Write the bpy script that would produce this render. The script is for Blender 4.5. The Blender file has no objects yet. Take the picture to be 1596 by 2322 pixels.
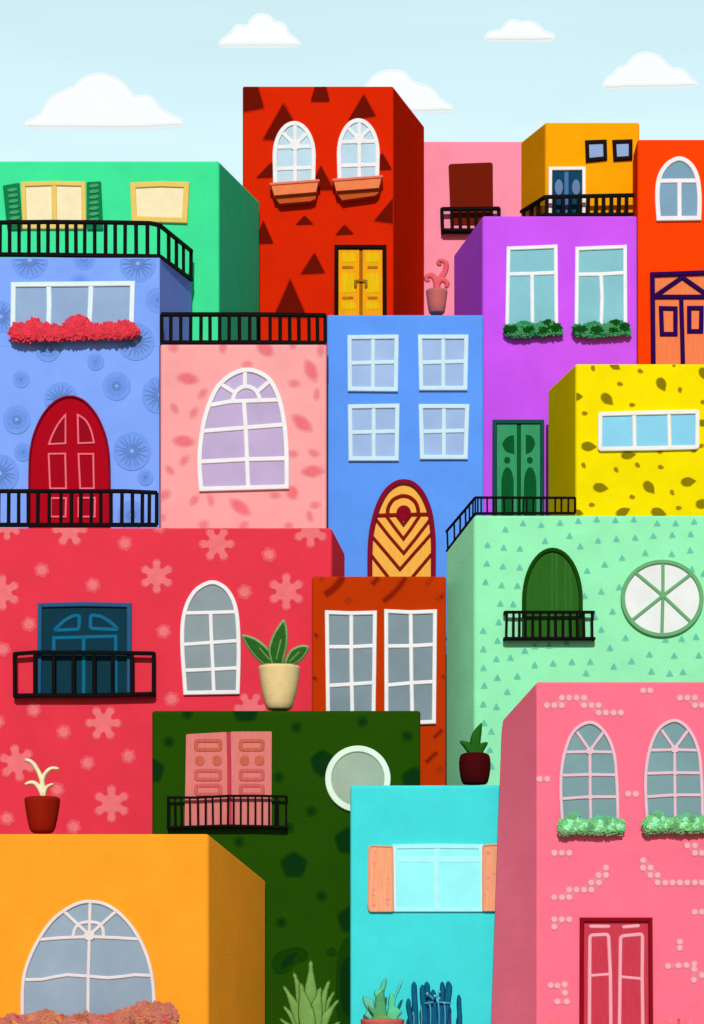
import bpy, bmesh, math, random
from mathutils import Vector
from mathutils.geometry import delaunay_2d_cdt, intersect_point_line
R = math.radians
random.seed(7)
SC = bpy.context.scene
COL = SC.collection

# ------------------------------------------------------------------ view and scale
D = 36.0            # metres from the viewer to the nearest facade
S = 0.0075          # metres per drawing unit on the nearest facade
UC, VH, ZC = 798.0, 2200.0, 1.5     # viewer's axis, eye line, eye height
KW = (1.17, 1.13, 1.07)             # light falling on a front wall (albedo * KW = picture value)

def W(u, v, y):
    f = S * (D + y) / D
    return Vector(((u - UC) * f, y, ZC + (VH - v) * f))

def unit(y):
    return S * (D + y) / D

TILE = dict(A=(0,0), B=(900,0), C=(1816,0), D=(0,700), E=(600,1000), F=(1200,1000), G=(1816,900), H=(0,1500),
            I=(600,1900), J=(1200,1900), K=(1816,1900), L=(0,2300), M=(600,2700), N=(1300,2800), O=(1816,2700),
            P=(0,3096), Q=(900,3096), R=(1816,3096))
def t1(k, x, y):
    X, Y = TILE[k]
    return ((X + x / 1.596) / 1.764411, (Y + y / 1.596) / 1.764411)
def t(k, *c):
    return [t1(k, c[i], c[i+1]) for i in range(0, len(c), 2)]
TU = 0.35512        # one tile pixel in drawing units

# ------------------------------------------------------------------ materials
def lin(c):
    return c / 12.92 if c <= 0.04045 else ((c + 0.055) / 1.055) ** 2.4
def albedo(hx):
    r = [lin(int(hx[i:i+2], 16) / 255) / KW[i // 2] for i in (0, 2, 4)]
    return [min(0.93, max(0.002, x)) for x in r]

MATS = {}
def mat(kind, hx):
    key = kind + hx
    if key in MATS: return MATS[key]
    m = bpy.data.materials.new(kind + '_' + hx); m.use_nodes = True
    nt = m.node_tree; b = nt.nodes['Principled BSDF']
    c = albedo(hx)
    rough, spec, bump, bscale, var, vscale = dict(
        plaster=(0.9, 0.0, 0.25, 26.0, 0.075, 1.3), paint=(0.8, 0.02, 0.12, 40.0, 0.06, 4.0),
        stencil=(0.9, 0.0, 0.18, 30.0, 0.09, 6.0), glass=(0.25, 0.12, 0.0, 3.0, 0.12, 1.1),
        iron=(0.6, 0.03, 0.1, 60.0, 0.3, 9.0), wood=(0.75, 0.02, 0.15, 30.0, 0.14, 5.0),
        leaf=(0.75, 0.03, 0.1, 40.0, 0.16, 6.0), clay=(0.85, 0.02, 0.25, 30.0, 0.12, 4.0),
        cloud=(1.0, 0.0, 0.0, 1.0, 0.02, 0.3))[kind]
    b.inputs['Roughness'].default_value = rough
    b.inputs['Specular IOR Level'].default_value = spec
    tc = nt.nodes.new('ShaderNodeTexCoord')
    n1 = nt.nodes.new('ShaderNodeTexNoise'); n1.inputs['Scale'].default_value = vscale
    n1.inputs['Detail'].default_value = 6; n1.inputs['Roughness'].default_value = 0.62
    vec = tc.outputs['Object']
    if kind == 'wood':
        mp = nt.nodes.new('ShaderNodeMapping'); mp.inputs['Scale'].default_value = (6, 6, 0.5)
        nt.links.new(vec, mp.inputs['Vector']); vec = mp.outputs['Vector']
    nt.links.new(vec, n1.inputs['Vector'])
    mr = nt.nodes.new('ShaderNodeMapRange')
    mr.inputs['From Min'].default_value = 0.25; mr.inputs['From Max'].default_value = 0.75
    mr.inputs['To Min'].default_value = 1 - var; mr.inputs['To Max'].default_value = 1 + var
    nt.links.new(n1.outputs['Fac'], mr.inputs['Value'])
    mx = nt.nodes.new('ShaderNodeVectorMath'); mx.operation = 'SCALE'
    mx.inputs[0].default_value = c
    nt.links.new(mr.outputs['Result'], mx.inputs['Scale'])
    nt.links.new(mx.outputs['Vector'], b.inputs['Base Color'])
    if bump:
        n2 = nt.nodes.new('ShaderNodeTexNoise'); n2.inputs['Scale'].default_value = bscale; n2.inputs['Detail'].default_value = 4
        nt.links.new(vec, n2.inputs['Vector'])
        bp = nt.nodes.new('ShaderNodeBump'); bp.inputs['Strength'].default_value = bump; bp.inputs['Distance'].default_value = 0.02
        nt.links.new(n2.outputs['Fac'], bp.inputs['Height']); nt.links.new(bp.outputs['Normal'], b.inputs['Normal'])
    MATS[key] = m
    return m

# ------------------------------------------------------------------ mesh builder
class MB:
    def __init__(s):
        s.bm = bmesh.new(); s.mats = []; s.k = 0
    def mi(s, m):
        if m not in s.mats: s.mats.append(m)
        return s.mats.index(m)
    def face(s, vs, m, smooth=False):
        try: f = s.bm.faces.new(vs)
        except ValueError: return None
        f.material_index = s.mi(m); f.smooth = smooth
        return f
    def poly(s, pts, m):
        f = s.face([s.bm.verts.new(p) for p in pts], m)
        return f
    def box8(s, a, b, m):          # a: four points, b: four matching points
        va = [s.bm.verts.new(p) for p in a]; vb = [s.bm.verts.new(p) for p in b]
        s.face(va, m); s.face(vb[::-1], m)
        n = len(a)
        for i in range(n):
            j = (i + 1) % n
            s.face([va[j], va[i], vb[i], vb[j]], m)
        return va + vb
    def plate(s, uv, y, proud, back, m):     # slab with the given outline; front at y-proud, back at y+back
        s.k += 1; proud = max(proud, 0.03)
        p = [W(u, v, y) for u, v in uv]; e = 0.0006 * s.k
        s.box8([Vector((q.x, y - proud - e, q.z)) for q in p], [Vector((q.x, y + back, q.z)) for q in p], m)
    def sheet(s, uv, y, lift, m):            # painted motif: one sheet just above the wall
        if len(uv) < 3: return
        s.k += 1
        s.poly([Vector((q.x, y - lift - 0.00004 * s.k, q.z)) for q in (W(u, v, y) for u, v in uv)], m)
    def stroke(s, uv, w, y, proud, back, m, closed=False, cap=True):   # moulded strip along a line
        s.k += 1
        f = unit(y); P = [Vector((q.x, q.z)) for q in (W(u, v, y) for u, v in uv)]
        r = w * f / 2; n = len(P); secs = []
        def nrm(d): return Vector((-d.y, d.x))
        for i in range(n):
            if closed: d0 = P[i] - P[i-1]; d1 = P[(i+1) % n] - P[i]
            else:
                d0 = P[i] - P[i-1] if i else P[1] - P[0]
                d1 = P[i+1] - P[i] if i < n-1 else d0
            d0 = d0.normalized(); d1 = d1.normalized()
            mi = (nrm(d0) + nrm(d1))
            if mi.length < 1e-6: mi = nrm(d0)
            mi.normalize(); c = max(0.45, mi.dot(nrm(d0)))
            secs.append((P[i], mi / c, r))
        if not closed and cap:
            d0 = (P[1] - P[0]).normalized(); d1 = (P[-1] - P[-2]).normalized()
            pre = [(P[0] - d0 * r * math.sin(a), nrm(d0), r * math.cos(a)) for a in (R(82), R(60), R(32))]
            post = [(P[-1] + d1 * r * math.sin(a), nrm(d1), r * math.cos(a)) for a in (R(32), R(60), R(82))]
            secs = pre + secs + post
        b = min(0.012, r * 0.35); yf = y - proud - 0.0007 * s.k; yb = y + back
        rings = []
        for p, o, rr in secs:
            bi = min(b, rr * 0.5)
            prof = [(-rr, yb), (-rr, yf + b), (-rr + bi, yf), (rr - bi, yf), (rr, yf + b), (rr, yb)]
            rings.append([s.bm.verts.new((p.x + o.x * a, yy, p.y + o.y * a)) for a, yy in prof])
        m_ = len(rings); rng = range(m_) if closed else range(m_ - 1)
        for i in rng:
            A, B = rings[i], rings[(i+1) % m_]
            for k in range(6):
                l = (k + 1) % 6
                s.face([A[k], A[l], B[l], B[k]], m)
        if not closed:
            s.face(rings[0][::-1], m); s.face(rings[-1], m)
    def bar(s, p, q, w, m, w2=None):
        d = (q - p); L = d.length; d.normalize()
        up = Vector((0, 0, 1)) if abs(d.z) < 0.9 else Vector((0, 1, 0))
        a = d.cross(up).normalized(); b = a.cross(d).normalized()
        h = w / 2; h2 = (w2 or w) / 2; c = 0.3
        sec = [(-h, -h2*(1-c)), (-h*(1-c), -h2), (h*(1-c), -h2), (h, -h2*(1-c)), (h, h2*(1-c)), (h*(1-c), h2), (-h*(1-c), h2), (-h, h2*(1-c))]
        s.box8([p + a*x + b*z for x, z in sec], [q + a*x + b*z for x, z in sec], m)
    def lathe(s, u, y, prof, m, n=32, wob=0.0):     # prof: (half width, v) from bottom to top
        f = unit(y); c = W(u, 0, y); rings = []
        for hw, v in prof:
            z = W(u, v, y).z
            rings.append([s.bm.verts.new((c.x + hw*f*math.cos(a), y + hw*f*math.sin(a), z + wob*f*math.sin(a*2+v)))
                          for a in (2*math.pi*i/n for i in range(n))])
        for A, B in zip(rings, rings[1:]):
            for i in range(n):
                j = (i+1) % n
                s.face([A[i], A[j], B[j], B[i]], m, True)
        s.face(rings[0][::-1], m); s.face(rings[-1], m)
    def inflate(s, uv, y, thick, rad, m, spacing=None, pick=None, lean=None, back=0.7, rise=0, hard=False):
        """pillow-shaped solid with the given outline: thick metres deep, rounding over rad units"""
        n = len(uv)
        us = [p[0] for p in uv]; vs = [p[1] for p in uv]
        h = spacing or max(rad / 2.5, (max(us)-min(us)) / 40)
        def dist(x, z):
            best = 1e9
            for i in range(n):
                ax, az = uv[i]; bx, bz = uv[(i+1) % n]
                dx, dz = bx-ax, bz-az; L = dx*dx+dz*dz
                k = 0 if L == 0 else max(0, min(1, ((x-ax)*dx+(z-az)*dz)/L))
                e = (x-ax-k*dx)**2 + (z-az-k*dz)**2
                if e < best: best = e
            return math.sqrt(best)
        pts = [Vector(p) for p in uv]
        z = min(vs); row = 0
        while z < max(vs):
            x = min(us) + (h/2 if row % 2 else 0)
            while x < max(us):
                if inside(x, z, uv) and dist(x, z) > h*0.55: pts.append(Vector((x, z)))
                x += h
            z += h*0.87; row += 1
        co, _, fa, *_r = delaunay_2d_cdt(pts, [], [list(range(n))], 1, 1e-4)
        fr, bk, ds = [], [], []
        for c in co:
            d = dist(c.x, c.y); ds.append(d)
            k = min(1, d / rad); hh = thick * math.sqrt(max(0, 1-(1-k)**2))
            p = W(c.x, c.y, y); ly = lean(c.x, c.y) if lean else 0
            v = s.bm.verts.new((p.x, y - hh + ly, p.z)); fr.append(v)
            bk.append(v if d < 1e-3 and not hard else s.bm.verts.new((p.x, y + hh*back + ly, p.z + rise*hh*back)))
        for f in fa:
            c = sum((co[i] for i in f), Vector((0, 0))) / len(f)
            mm = pick(c.x, c.y, sum(ds[i] for i in f)/len(f)) if pick else m
            s.face([fr[i] for i in f], mm, True); s.face([bk[i] for i in f][::-1], mm, True)
    def build(s, name, parent=None, bevel=0, smooth=False):
        bmesh.ops.recalc_face_normals(s.bm, faces=s.bm.faces)
        me = bpy.data.meshes.new(name); s.bm.to_mesh(me); s.bm.free()
        for m in s.mats: me.materials.append(m)
        o = bpy.data.objects.new(name, me); COL.objects.link(o)
        if parent: o.parent = parent
        return o

def inside(x, z, uv):
    r = False; n = len(uv); j = n-1
    for i in range(n):
        xi, zi = uv[i]; xj, zj = uv[j]
        if (zi > z) != (zj > z) and x < (xj-xi)*(z-zi)/(zj-zi)+xi: r = not r
        j = i
    return r

# ------------------------------------------------------------------ 2-D helpers
def smooth(pts, n=5, closed=False):
    out = []; N = len(pts)
    for i in range(N if closed else N-1):
        g = lambda k: pts[k % N] if closed else pts[max(0, min(N-1, k))]
        a, b, c, d = g(i-1), g(i), g(i+1), g(i+2)
        for k in range(n):
            x = k / n
            out.append(tuple(0.5*((2*b[q]) + (c[q]-a[q])*x + (2*a[q]-5*b[q]+4*c[q]-d[q])*x*x + (3*b[q]-a[q]-3*c[q]+d[q])*x**3) for q in (0, 1)))
    if not closed: out.append(tuple(pts[-1]))
    return out
def ell(cx, cy, rx, ry, rot=0, n=28, a0=0, a1=360):
    o = []; full = a1 - a0 == 360
    for i in range(n if full else n+1):
        a = R(a0 + (a1-a0)*i/n); x, y = rx*math.cos(a), ry*math.sin(a)
        c, s_ = math.cos(R(rot)), math.sin(R(rot))
        o.append((cx + x*c - y*s_, cy + x*s_ + y*c))
    return o
def arch(l, r, top, spring, bot, lb=None, rb=None, n=22, p=2.0):
    lb = l if lb is None else lb; rb = r if rb is None else rb
    cx, rx, ry = (l+r)/2, (r-l)/2, spring-top
    o = [(lb, bot)]
    for i in range(n+1):
        a = math.pi - math.pi*i/n
        c, s_ = math.cos(a), math.sin(a)
        o.append((cx + rx*math.copysign(abs(c)**(2/p), c), spring - ry*abs(s_)**(2/p)))
    return o + [(rb, bot)]
def clip(poly, u0=-1e9, v0=-1e9, u1=1e9, v1=1e9):
    def cut(ps, ins, inter):
        o = []
        for i in range(len(ps)):
            a, b = ps[i-1], ps[i]
            if ins(b):
                if not ins(a): o.append(inter(a, b))
                o.append(b)
            elif ins(a): o.append(inter(a, b))
        return o
    def ix(k, c):
        def f(a, b):
            q = (c-a[k])/(b[k]-a[k]); return (a[0]+(b[0]-a[0])*q, a[1]+(b[1]-a[1])*q)
        return f
    for ins, inter in ((lambda p: p[0] >= u0, ix(0, u0)), (lambda p: p[0] <= u1, ix(0, u1)), (lambda p: p[1] >= v0, ix(1, v0)), (lambda p: p[1] <= v1, ix(1, v1))):
        if poly: poly = cut(poly, ins, inter)
    return poly
def rnd(poly, r, n=4):             # round the corners of a polygon
    o = []; N = len(poly)
    for i in range(N):
        a, b, c = (Vector(poly[k % N]) for k in (i-1, i, i+1))
        d0, d1 = (a-b), (c-b); q = min(r, d0.length*0.45, d1.length*0.45)
        p0 = b + d0.normalized()*q; p1 = b + d1.normalized()*q
        for k in range(n+1):
            x = k/n; z = p0*(1-x)**2 + b*2*x*(1-x) + p1*x*x
            o.append((z.x, z.y))
    return o
def ribbon(uv, w):                 # flat painted line as an outline
    P = [Vector(p) for p in uv]; n = len(P); L, Rr = [], []
    for i in range(n):
        d = (P[min(i+1, n-1)] - P[max(i-1, 0)]).normalized(); o = Vector((-d.y, d.x))*w/2
        L.append(tuple(P[i]+o)); Rr.append(tuple(P[i]-o))
    return L + Rr[::-1]

# ------------------------------------------------------------------ ground height
GY = [(-400, 0), (4, 0), (5, 1.2), (7, 3.0), (8.5, 5.0), (11, 8.0), (15, 11.0), (18, 13.0), (26, 13.0), (70, 0), (900, 0)]
def gz(y):
    for (a, za), (b, zb) in zip(GY, GY[1:]):
        if a <= y <= b: return za + (zb-za)*(y-a)/(b-a)
    return 0

# ------------------------------------------------------------------ things
def thing(name, label, cat, loc, group=None):
    o = bpy.data.objects.new(name, None); COL.objects.link(o)
    o.location = loc; o.empty_display_size = 0.3
    o['label'] = label; o['category'] = cat
    if group: o['group'] = group
    return o
def hang(o, parent):               # parent and keep the place (parents carry location only)
    base = parent; off = Vector((0, 0, 0))
    while base: off += Vector(base.location); base = base.parent
    o.parent = parent; o.location = Vector(o.location) - off
    return o
def part(mb, name, parent):
    return hang(mb.build(name), parent)

HG = 'houses of the hillside village'
def house(name, label, y, u0, u1):
    c = W((u0+u1)/2, 0, y)
    return thing(name, label, 'house', (c.x, y, gz(y)), HG)

def wall_block(mb, m, y, d, u0, u1, vt, right=None, left=None, bottom=None, bev=0.05, lbot=None, vb=None):
    """house body; right / left = (u, v) of the far top corner of a side wall that shows"""
    zb = gz(y) - 0.3 if bottom is None else bottom
    ftl, ftr = W(u0, vt, y), W(u1, vt, y)
    btr = W(right[0], right[1], y+d) if right else Vector((ftr.x - 0.02, y+d, ftr.z))
    btl = W(left[0], left[1], y+d) if left else Vector((ftl.x + 0.02, y+d, ftl.z))
    if right and not left: btl.z = btr.z
    if left and not right: btr.z = btl.z
    fl = Vector((ftl.x, y, zb)); fr = Vector((ftr.x, y, zb))
    bl = Vector((btl.x, y+d, zb)); br = Vector((btr.x, y+d, zb))
    if lbot: bl.x = W(lbot[0], lbot[1], y+d).x; 
    bm2 = bmesh.new()
    vs = [bm2.verts.new(p) for p in (ftl, ftr, fr, fl, btl, btr, br, bl)]
    n = 24 if lbot else 1            # a leaning side wall is built up in courses
    fe = [vs[0]] + [bm2.verts.new(ftl.lerp(fl, k/n)) for k in range(1, n)] + [vs[3]]
    be = [vs[4]] + [bm2.verts.new(btl.lerp(bl, k/n)) for k in range(1, n)] + [vs[7]]
    bm2.faces.new([vs[1], vs[2]] + fe[::-1]); bm2.faces.new([vs[6], vs[5]] + be)
    for k in range(n): bm2.faces.new([be[k], fe[k], fe[k+1], be[k+1]])
    for f in ((1,5,6,2), (4,5,1,0), (3,2,6,7)):
        bm2.faces.new([vs[i] for i in f])
    if bev:
        seam = {frozenset((fe[k], be[k])) for k in range(1, n)}
        bmesh.ops.bevel(bm2, geom=[e for e in bm2.edges if frozenset(e.verts) not in seam], offset=bev, segments=3, affect='EDGES', profile=0.5)
    tmp = {}
    for v in bm2.verts: tmp[v.index if False else v] = mb.bm.verts.new(v.co)
    for f in bm2.faces: mb.face([tmp[v] for v in f.verts], m)
    bm2.free()

LIFT = 0.002
def window(parent, outline, bars, y, fm, pm, fw, proud=0.062, name='window', shut=None, extra=None, bw=None, hubs=()):
    f = MB()
    f.stroke(outline, fw, y, proud, 0.01, fm, closed=True)
    for b in bars:
        f.stroke(b[0] if isinstance(b[0], list) else b, (b[1] if isinstance(b[0], list) else (bw or fw*0.85)), y, proud-0.012, 0.01, fm, cap=False)
    for hu, hv, hr in hubs: f.plate(ell(hu, hv, hr, hr*0.9), y, proud-0.008, 0, fm)
    o = part(f, name, parent)
    p = MB(); p.plate(outline, y, 0.012, 0.01, pm); part(p, 'pane', o)
    return o

BLACK = 'iron', '100c0d'
def railing(parent, name, top, bot, bars, tw, bw, m=None, slab=None, btw=None, jit=0.6, returns=None):
    """top / bot: matching (u, v, y) lines; bars: (segment, fraction)"""
    m = m or mat(*BLACK)
    P = [W(*p) for p in top]; Q = [W(*p) for p in bot]; f = unit(top[0][2])
    low = MB()
    for a, b in zip(Q, Q[1:]): low.bar(a, b, (btw or tw)*f, m)
    if returns:
        for e in (0, -1):
            q = Q[e]; low.bar(q, Vector((q.x, q.y+returns, q.z)), (btw or tw)*f*0.9, m)
        a, b = Q[0], Q[-1]; hgt = (btw or tw)*f*0.6
        c = [a, b, b + Vector((0, returns, 0)), a + Vector((0, returns, 0))]
        low.box8([p + Vector((0, 0, -hgt/2)) for p in c], [p + Vector((0, 0, hgt*0.2)) for p in c], m)
    o = part(low, name, parent)
    h = MB()
    for i, (a, b) in enumerate(zip(P, P[1:])): h.bar(a, b, tw*f, m)
    if returns:
        for e in (0, -1):
            q = P[e]; h.bar(q, Vector((q.x, q.y+returns, q.z)), tw*f*0.9, m)
    part(h, 'handrail', o)
    for i, x in bars:
        a = P[i].lerp(P[i+1], x); b = Q[i].lerp(Q[i+1], x)
        a = a + Vector((random.uniform(-jit, jit)*f, 0, 0)); b = b + Vector((random.uniform(-jit, jit)*f, 0, 0))
        g = MB(); g.bar(a, b, bw*f*random.uniform(0.92, 1.08), m, bw*f*0.8); part(g, 'baluster', o)
    return o
def fr(us, u0, u1, seg=0): return [(seg, (u-u0)/(u1-u0)) for u in us]
def tus(k, xs): return [t1(k, x, 0)[0] for x in xs]

WHITE = ('paint', 'f3f2f0')


# ================================================================== GROUND
g = MB(); gm = mat('clay', 'a89c88')
ys = [-400, -60, -20, 0, 2, 4, 4.5, 5, 6, 7, 8.5, 10, 11, 13, 15, 18, 22, 26, 40, 70, 200, 900]; xs = [-500, -80, -30, -15, -8, 0, 8, 15, 30, 80, 500]
gv = [[g.bm.verts.new((x, y, gz(y) - 0.02)) for x in xs] for y in ys]
for i in range(len(ys)-1):
    for j in range(len(xs)-1): g.face([gv[i][j], gv[i][j+1], gv[i+1][j+1], gv[i+1][j]], gm)
go = g.build('ground'); go['kind'] = 'structure'; go['label'] = 'sandy ground rising as a hill under the houses'

# ================================================================== ORANGE HOUSE (front left)
Y = 0.0
h = house('orange_house', 'bright orange house at the bottom left with one very wide arched window', Y, -40, 472)
w = MB(); wall_block(w, mat('plaster', 'fda329'), Y, 2.6, -260, 472, 1889, right=(603, 1996)); part(w, 'wall', h)
o_ = smooth(t('P', 146,1570, 150,1330, 190,1180, 260,1040, 340,932, 430,862, 510,824, 580,816, 660,828, 745,875, 830,960, 900,1070, 948,1190, 975,1320, 986,1470), 4) + t('P', 986,1640, 146,1640)
fm = mat('paint', 'ecdfda')
hub = t1('P', 572, 1032)
window(h, o_, [t('P', 255,1058, 400,1046, 572,1040, 740,1046, 902,1056), t('P', 165,1315, 270,1312, 350,1296, 430,1283, 565,1292, 690,1302, 780,1294, 860,1283, 968,1288),
    t('P', 577,820, 572,1030, 565,1300, 563,1570), smooth(t('P', 467,1046, 480,990, 515,955, 572,946, 630,955, 658,990, 664,1046), 3),
    t('P', 412,880, 572,1030), t('P', 740,880, 572,1030)], Y, fm, mat('glass', '97a9b8'), 8, bw=7.5, hubs=[(hub[0], hub[1], 12)])

# ================================================================== PINK HOUSE (front right)
h = house('pink_house', 'salmon pink house with strings of pale dots and a red door, bottom right', Y, 1216, 1640)
w = MB(); pk = mat('plaster', 'fb758c')
wall_block(w, pk, Y, 1.1, 1216.4, 1860, 1543.7, left=(1137.6, 1631.5), lbot=(1110, 2321))
bead = mat('stencil', 'f3b2ba'); halo = mat('stencil', 'f2858f')
B_ = [(593,193),(640,193),(688,193),(688,145),(735,145),(782,145),(830,145),(830,193),(877,193),(923,193),(923,240),(970,240),(1018,240),(1065,240),(1207,98),(1253,98),
 (1442,145),(1490,145),(1537,145),(1537,193),(1583,193),(547,663),(595,663),(1112,758),(1160,758),(640,1135),(688,1135),(735,1135),(970,1230),(923,1277),(970,1277),(877,1325),(925,1325),
 (735,1370),(782,1370),(830,1370),(877,1370),(640,1418),(688,1418),(735,1418),(1207,1182),(1207,1230),(1253,1230),(1253,1277),(1300,1277),(1300,1325)] + [(1348+47*i,1325) for i in range(8)] + \
 [(1490,1088),(1537,1088),(1537,1135),(1583,1135),(1537,1512),(1583,1512),(640,1560),(688,1560),(735,1560),(640,1607),(1630,193),(1630,1135)]
B_ = [t1('O', *p) for p in B_] + [t1('R', *p) for p in [(1442,1070),(1442,1110),(1365,1225),(1433,1222),(1485,1220),(1533,1212),(1533,1245),(1583,1283),(1530,1313),(618,1348),(660,1350),(705,1343),(708,1397),(660,1452),(720,1452)]]
for i, a in enumerate(B_):
    for b in B_[i+1:]:
        if math.hypot(a[0]-b[0], a[1]-b[1]) < 25: w.sheet(ribbon([a, b], 11), Y, LIFT*0.5, halo)
for a in B_: w.sheet(ell(a[0], a[1], 8.6, 8.6, n=16), Y, LIFT*0.5, halo)
w.k = 0
for a in B_: w.sheet(ell(a[0], a[1], 6.3, 6.3, n=16), Y, LIFT*4, bead)
part(w, 'wall', h)
fm = mat('paint', 'e9c3cd'); pm = mat('glass', '7c9ea0')
for dx, dy in ((0, 0), (540, -12)):
    q = lambda *c: [t1('O', c[i]+dx, c[i+1]+dy) for i in range(0, len(c), 2)]
    o_ = smooth(q(692,960, 682,800, 680,700, 686,600, 702,510, 735,410, 785,340, 865,305, 935,340, 990,420, 1022,520, 1034,640, 1041,780, 1044,960), 4)
    window(h, o_, [q(705,495, 865,492, 1020,495), q(685,643, 860,638, 1035,640), q(688,792, 860,780, 1040,780), q(866,480, 867,700, 871,960), q(866,485, 783,365), q(866,485, 950,370)], Y, fm, pm, 7.5, bw=7,
           hubs=[(*q(866,487)[0], 9), (*q(868,638)[0], 6), (*q(868,782)[0], 6)])
    s_ = MB(); a = q(675,1012, 1075,1012, 1075,1030, 675,1030); s_.plate(a, Y, 0.1, 0, mat('paint', 'b98a80')); part(s_, 'window_sill', h)
d = MB(); d.plate(t('R', 812,928, 1254,928, 1262,1800, 806,1800), Y, 0.02, 0, mat('wood', 'cb3d4f')); do = part(d, 'door', h)
d = MB(); d.stroke(t('R', 812,1840, 815,930, 1250,930, 1256,1840), 9.5, Y, 0.09, 0, mat('wood', '8e0c1a')); part(d, 'door_frame', do)
ln = mat('paint', 'f3abb2')
for a, b in ((t('R', 866,1030, 985,1024, 997,1280, 1002,1840, 862,1840), t('R', 868,1287, 995,1277)), (t('R', 1062,1036, 1202,1022, 1200,1300, 1207,1840, 1052,1840), t('R', 1058,1294, 1198,1307))):
    d = MB(); d.stroke(rnd(a, 8), 8.2, Y, 0.04, 0, ln, closed=True); d.stroke(b, 7, Y, 0.035, 0, ln); part(d, 'door_panel', do)
for a in (t('R', 872,973, 985,974), t('R', 1083,977, 1174,970)):
    d = MB(); d.stroke(a, 8, Y, 0.04, 0, ln); part(d, 'moulding', do)

# ================================================================== CYAN HOUSE
Y = 1.5
h = house('turquoise_house', 'plain turquoise house with a pale window between orange shutters', Y, 794, 1150)
w = MB(); wall_block(w, mat('plaster', '45dede'), Y, 1.1, 794, 1165, 1780); part(w, 'wall', h)
pale = mat('glass', '99fdfd')
wf = window(h, t('N', 446,938, 720,934, 993,938, 993,1338, 446,1338), [t('N', 446,1018, 993,1018), t('N', 709,1030, 709,1338), t('N', 715,940, 715,1015)], Y, mat('paint', 'aefafa'), pale, 11, bw=15, proud=0.047)
f = MB()
for a in (t('N', 440,930, 446,1346), t('N', 1000,930, 1000,1346)): f.stroke(a, 3, Y, 0.055, 0, mat('paint', 'e4f6fa'))
part(f, 'frame_edge', wf)
for a in (t('N', 288,932, 430,936, 436,1348, 285,1348, 274,1300, 280,960), t('N', 1006,930, 1160,920, 1160,1345, 1006,1345)):
    f = MB(); f.plate(rnd(a, 5), Y, 0.05, 0, mat('wood', 'f4a67b')); so = part(f, 'shutter', h)
    f = MB(); f.stroke(rnd(a, 5), 4, Y, 0.065, 0, mat('wood', 'dfa585'), closed=True); part(f, 'shutter_edge', so)
    f = MB(); cx = sum(p[0] for p in a)/len(a); x0 = a[0][0]
    for px, py, r_ in ((313,1043,9),(400,1138,8),(403,1170,6),(308,1212,9),(308,1244,10),(400,1273,16),(400,1303,10),(313,1310,11),(318,972,5)) if a[0][0] < 960 else ((1042,975,16),(1042,1135,12),(1080,1110,10),(1038,1200,9)):
        e = t1('N', px, py); f.sheet(ell(e[0], e[1], r_*0.36, r_*0.25, n=9), Y, 0.056, mat('stencil', 'ee8f93'))
    part(f, 'paint_fleck', so)

# ================================================================== DARK GREEN HOUSE
Y = 2.75
h = house('dark_green_house', 'dark green house dotted with pentagons, pink shutters above a narrow balcony', Y, 344, 953)
w = MB(); wall_block(w, mat('plaster', '244b00'), Y, 1.25, 344.3, 953.4, 1611)
hm, cm = mat('stencil', '173f07'), mat('stencil', '0c3311')
PG = [('M',610,215,105),('M',918,1215,100),('M',1130,580,98),('M',1262,1060,100),('M',12,612,95),('N',572,512,100),('N',-15,400,95),('Q',805,930,105)]
for k, x, y_, r_ in PG:
    c = t1(k, x, y_); rot = -90 if x != 12 else -72 - 18
    for rr, mm, lf in ((r_, hm, LIFT), (r_*0.83, cm, LIFT*2.5)):
        pg = rnd(ell(c[0], c[1], rr*TU, rr*TU, rot if k != 'M' or y_ != 215 else 90-180, n=5), rr*TU*0.3, 3)
        w.sheet(clip(pg, 345.5, 1613, 952, 9e9), Y, lf, mm)
for k, x, y_ in [('M',238,250),('M',935,333),('M',1355,297),('M',120,427),('M',820,652),('M',1030,868),('M',568,1065),('M',885,975),('M',1097,1410),('M',838,1580),('N',525,230)]:
    c = t1(k, x, y_)
    for r_, mm, lf in ((37, hm, LIFT), (16, cm, LIFT*2.5)):
        w.sheet(clip(ell(c[0], c[1], r_*TU, r_*TU, n=18), 345.5, 1613), Y, lf, mm)
for a, mm, lf in ((t('Q', 297,1220, 310,1170, 350,1130, 410,1112, 470,1102, 520,1130, 532,1160, 510,1195, 450,1215, 420,1255, 370,1280, 320,1270), hm, LIFT), (t('Q', 355,1245, 375,1190, 410,1155, 462,1138, 440,1180, 425,1210), cm, LIFT*2.5),
                  (t('Q', 645,1135, 680,1106, 722,1140, 690,1166, 655,1155), hm, LIFT), (t('Q', 715,1180, 800,1060, 800,1600, 720,1600), hm, LIFT), (t('Q', 740,1230, 800,1180, 800,1530, 750,1500, 735,1350), cm, LIFT*2.5)):
    w.sheet(smooth(a, 4, True), Y, lf, mm)
part(w, 'wall', h)
sp = mat('wood', 'da7d75'); so_ = mat('wood', 'c8634f'); sr = mat('wood', 'd0605f')
for x0, x1, a in ((280, 465, t('M', 232,380, 490,365, 505,965, 222,970)), (565, 735, t('M', 515,363, 778,362, 776,962, 520,965))):
    d = MB(); d.plate(rnd(a, 3), Y, 0.05, 0, sp); so = part(d, 'shutter', h)
    for yy in (450, 640, 735):
        d = MB(); d.stroke(rnd(t('M', x0+15,yy-28, x1-15,yy-28, x1-15,yy+28, x0+15,yy+28), 5), 9, Y, 0.065, 0, so_ if yy == 450 else sr, closed=True); part(d, 'shutter_panel', so)
    for xx in (x0+40, x1-35):
        c = t1('M', xx, 548); d = MB(); d.plate(ell(c[0], c[1], 11, 11.5), Y, 0.062, 0, so_); part(d, 'knob', so)
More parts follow.
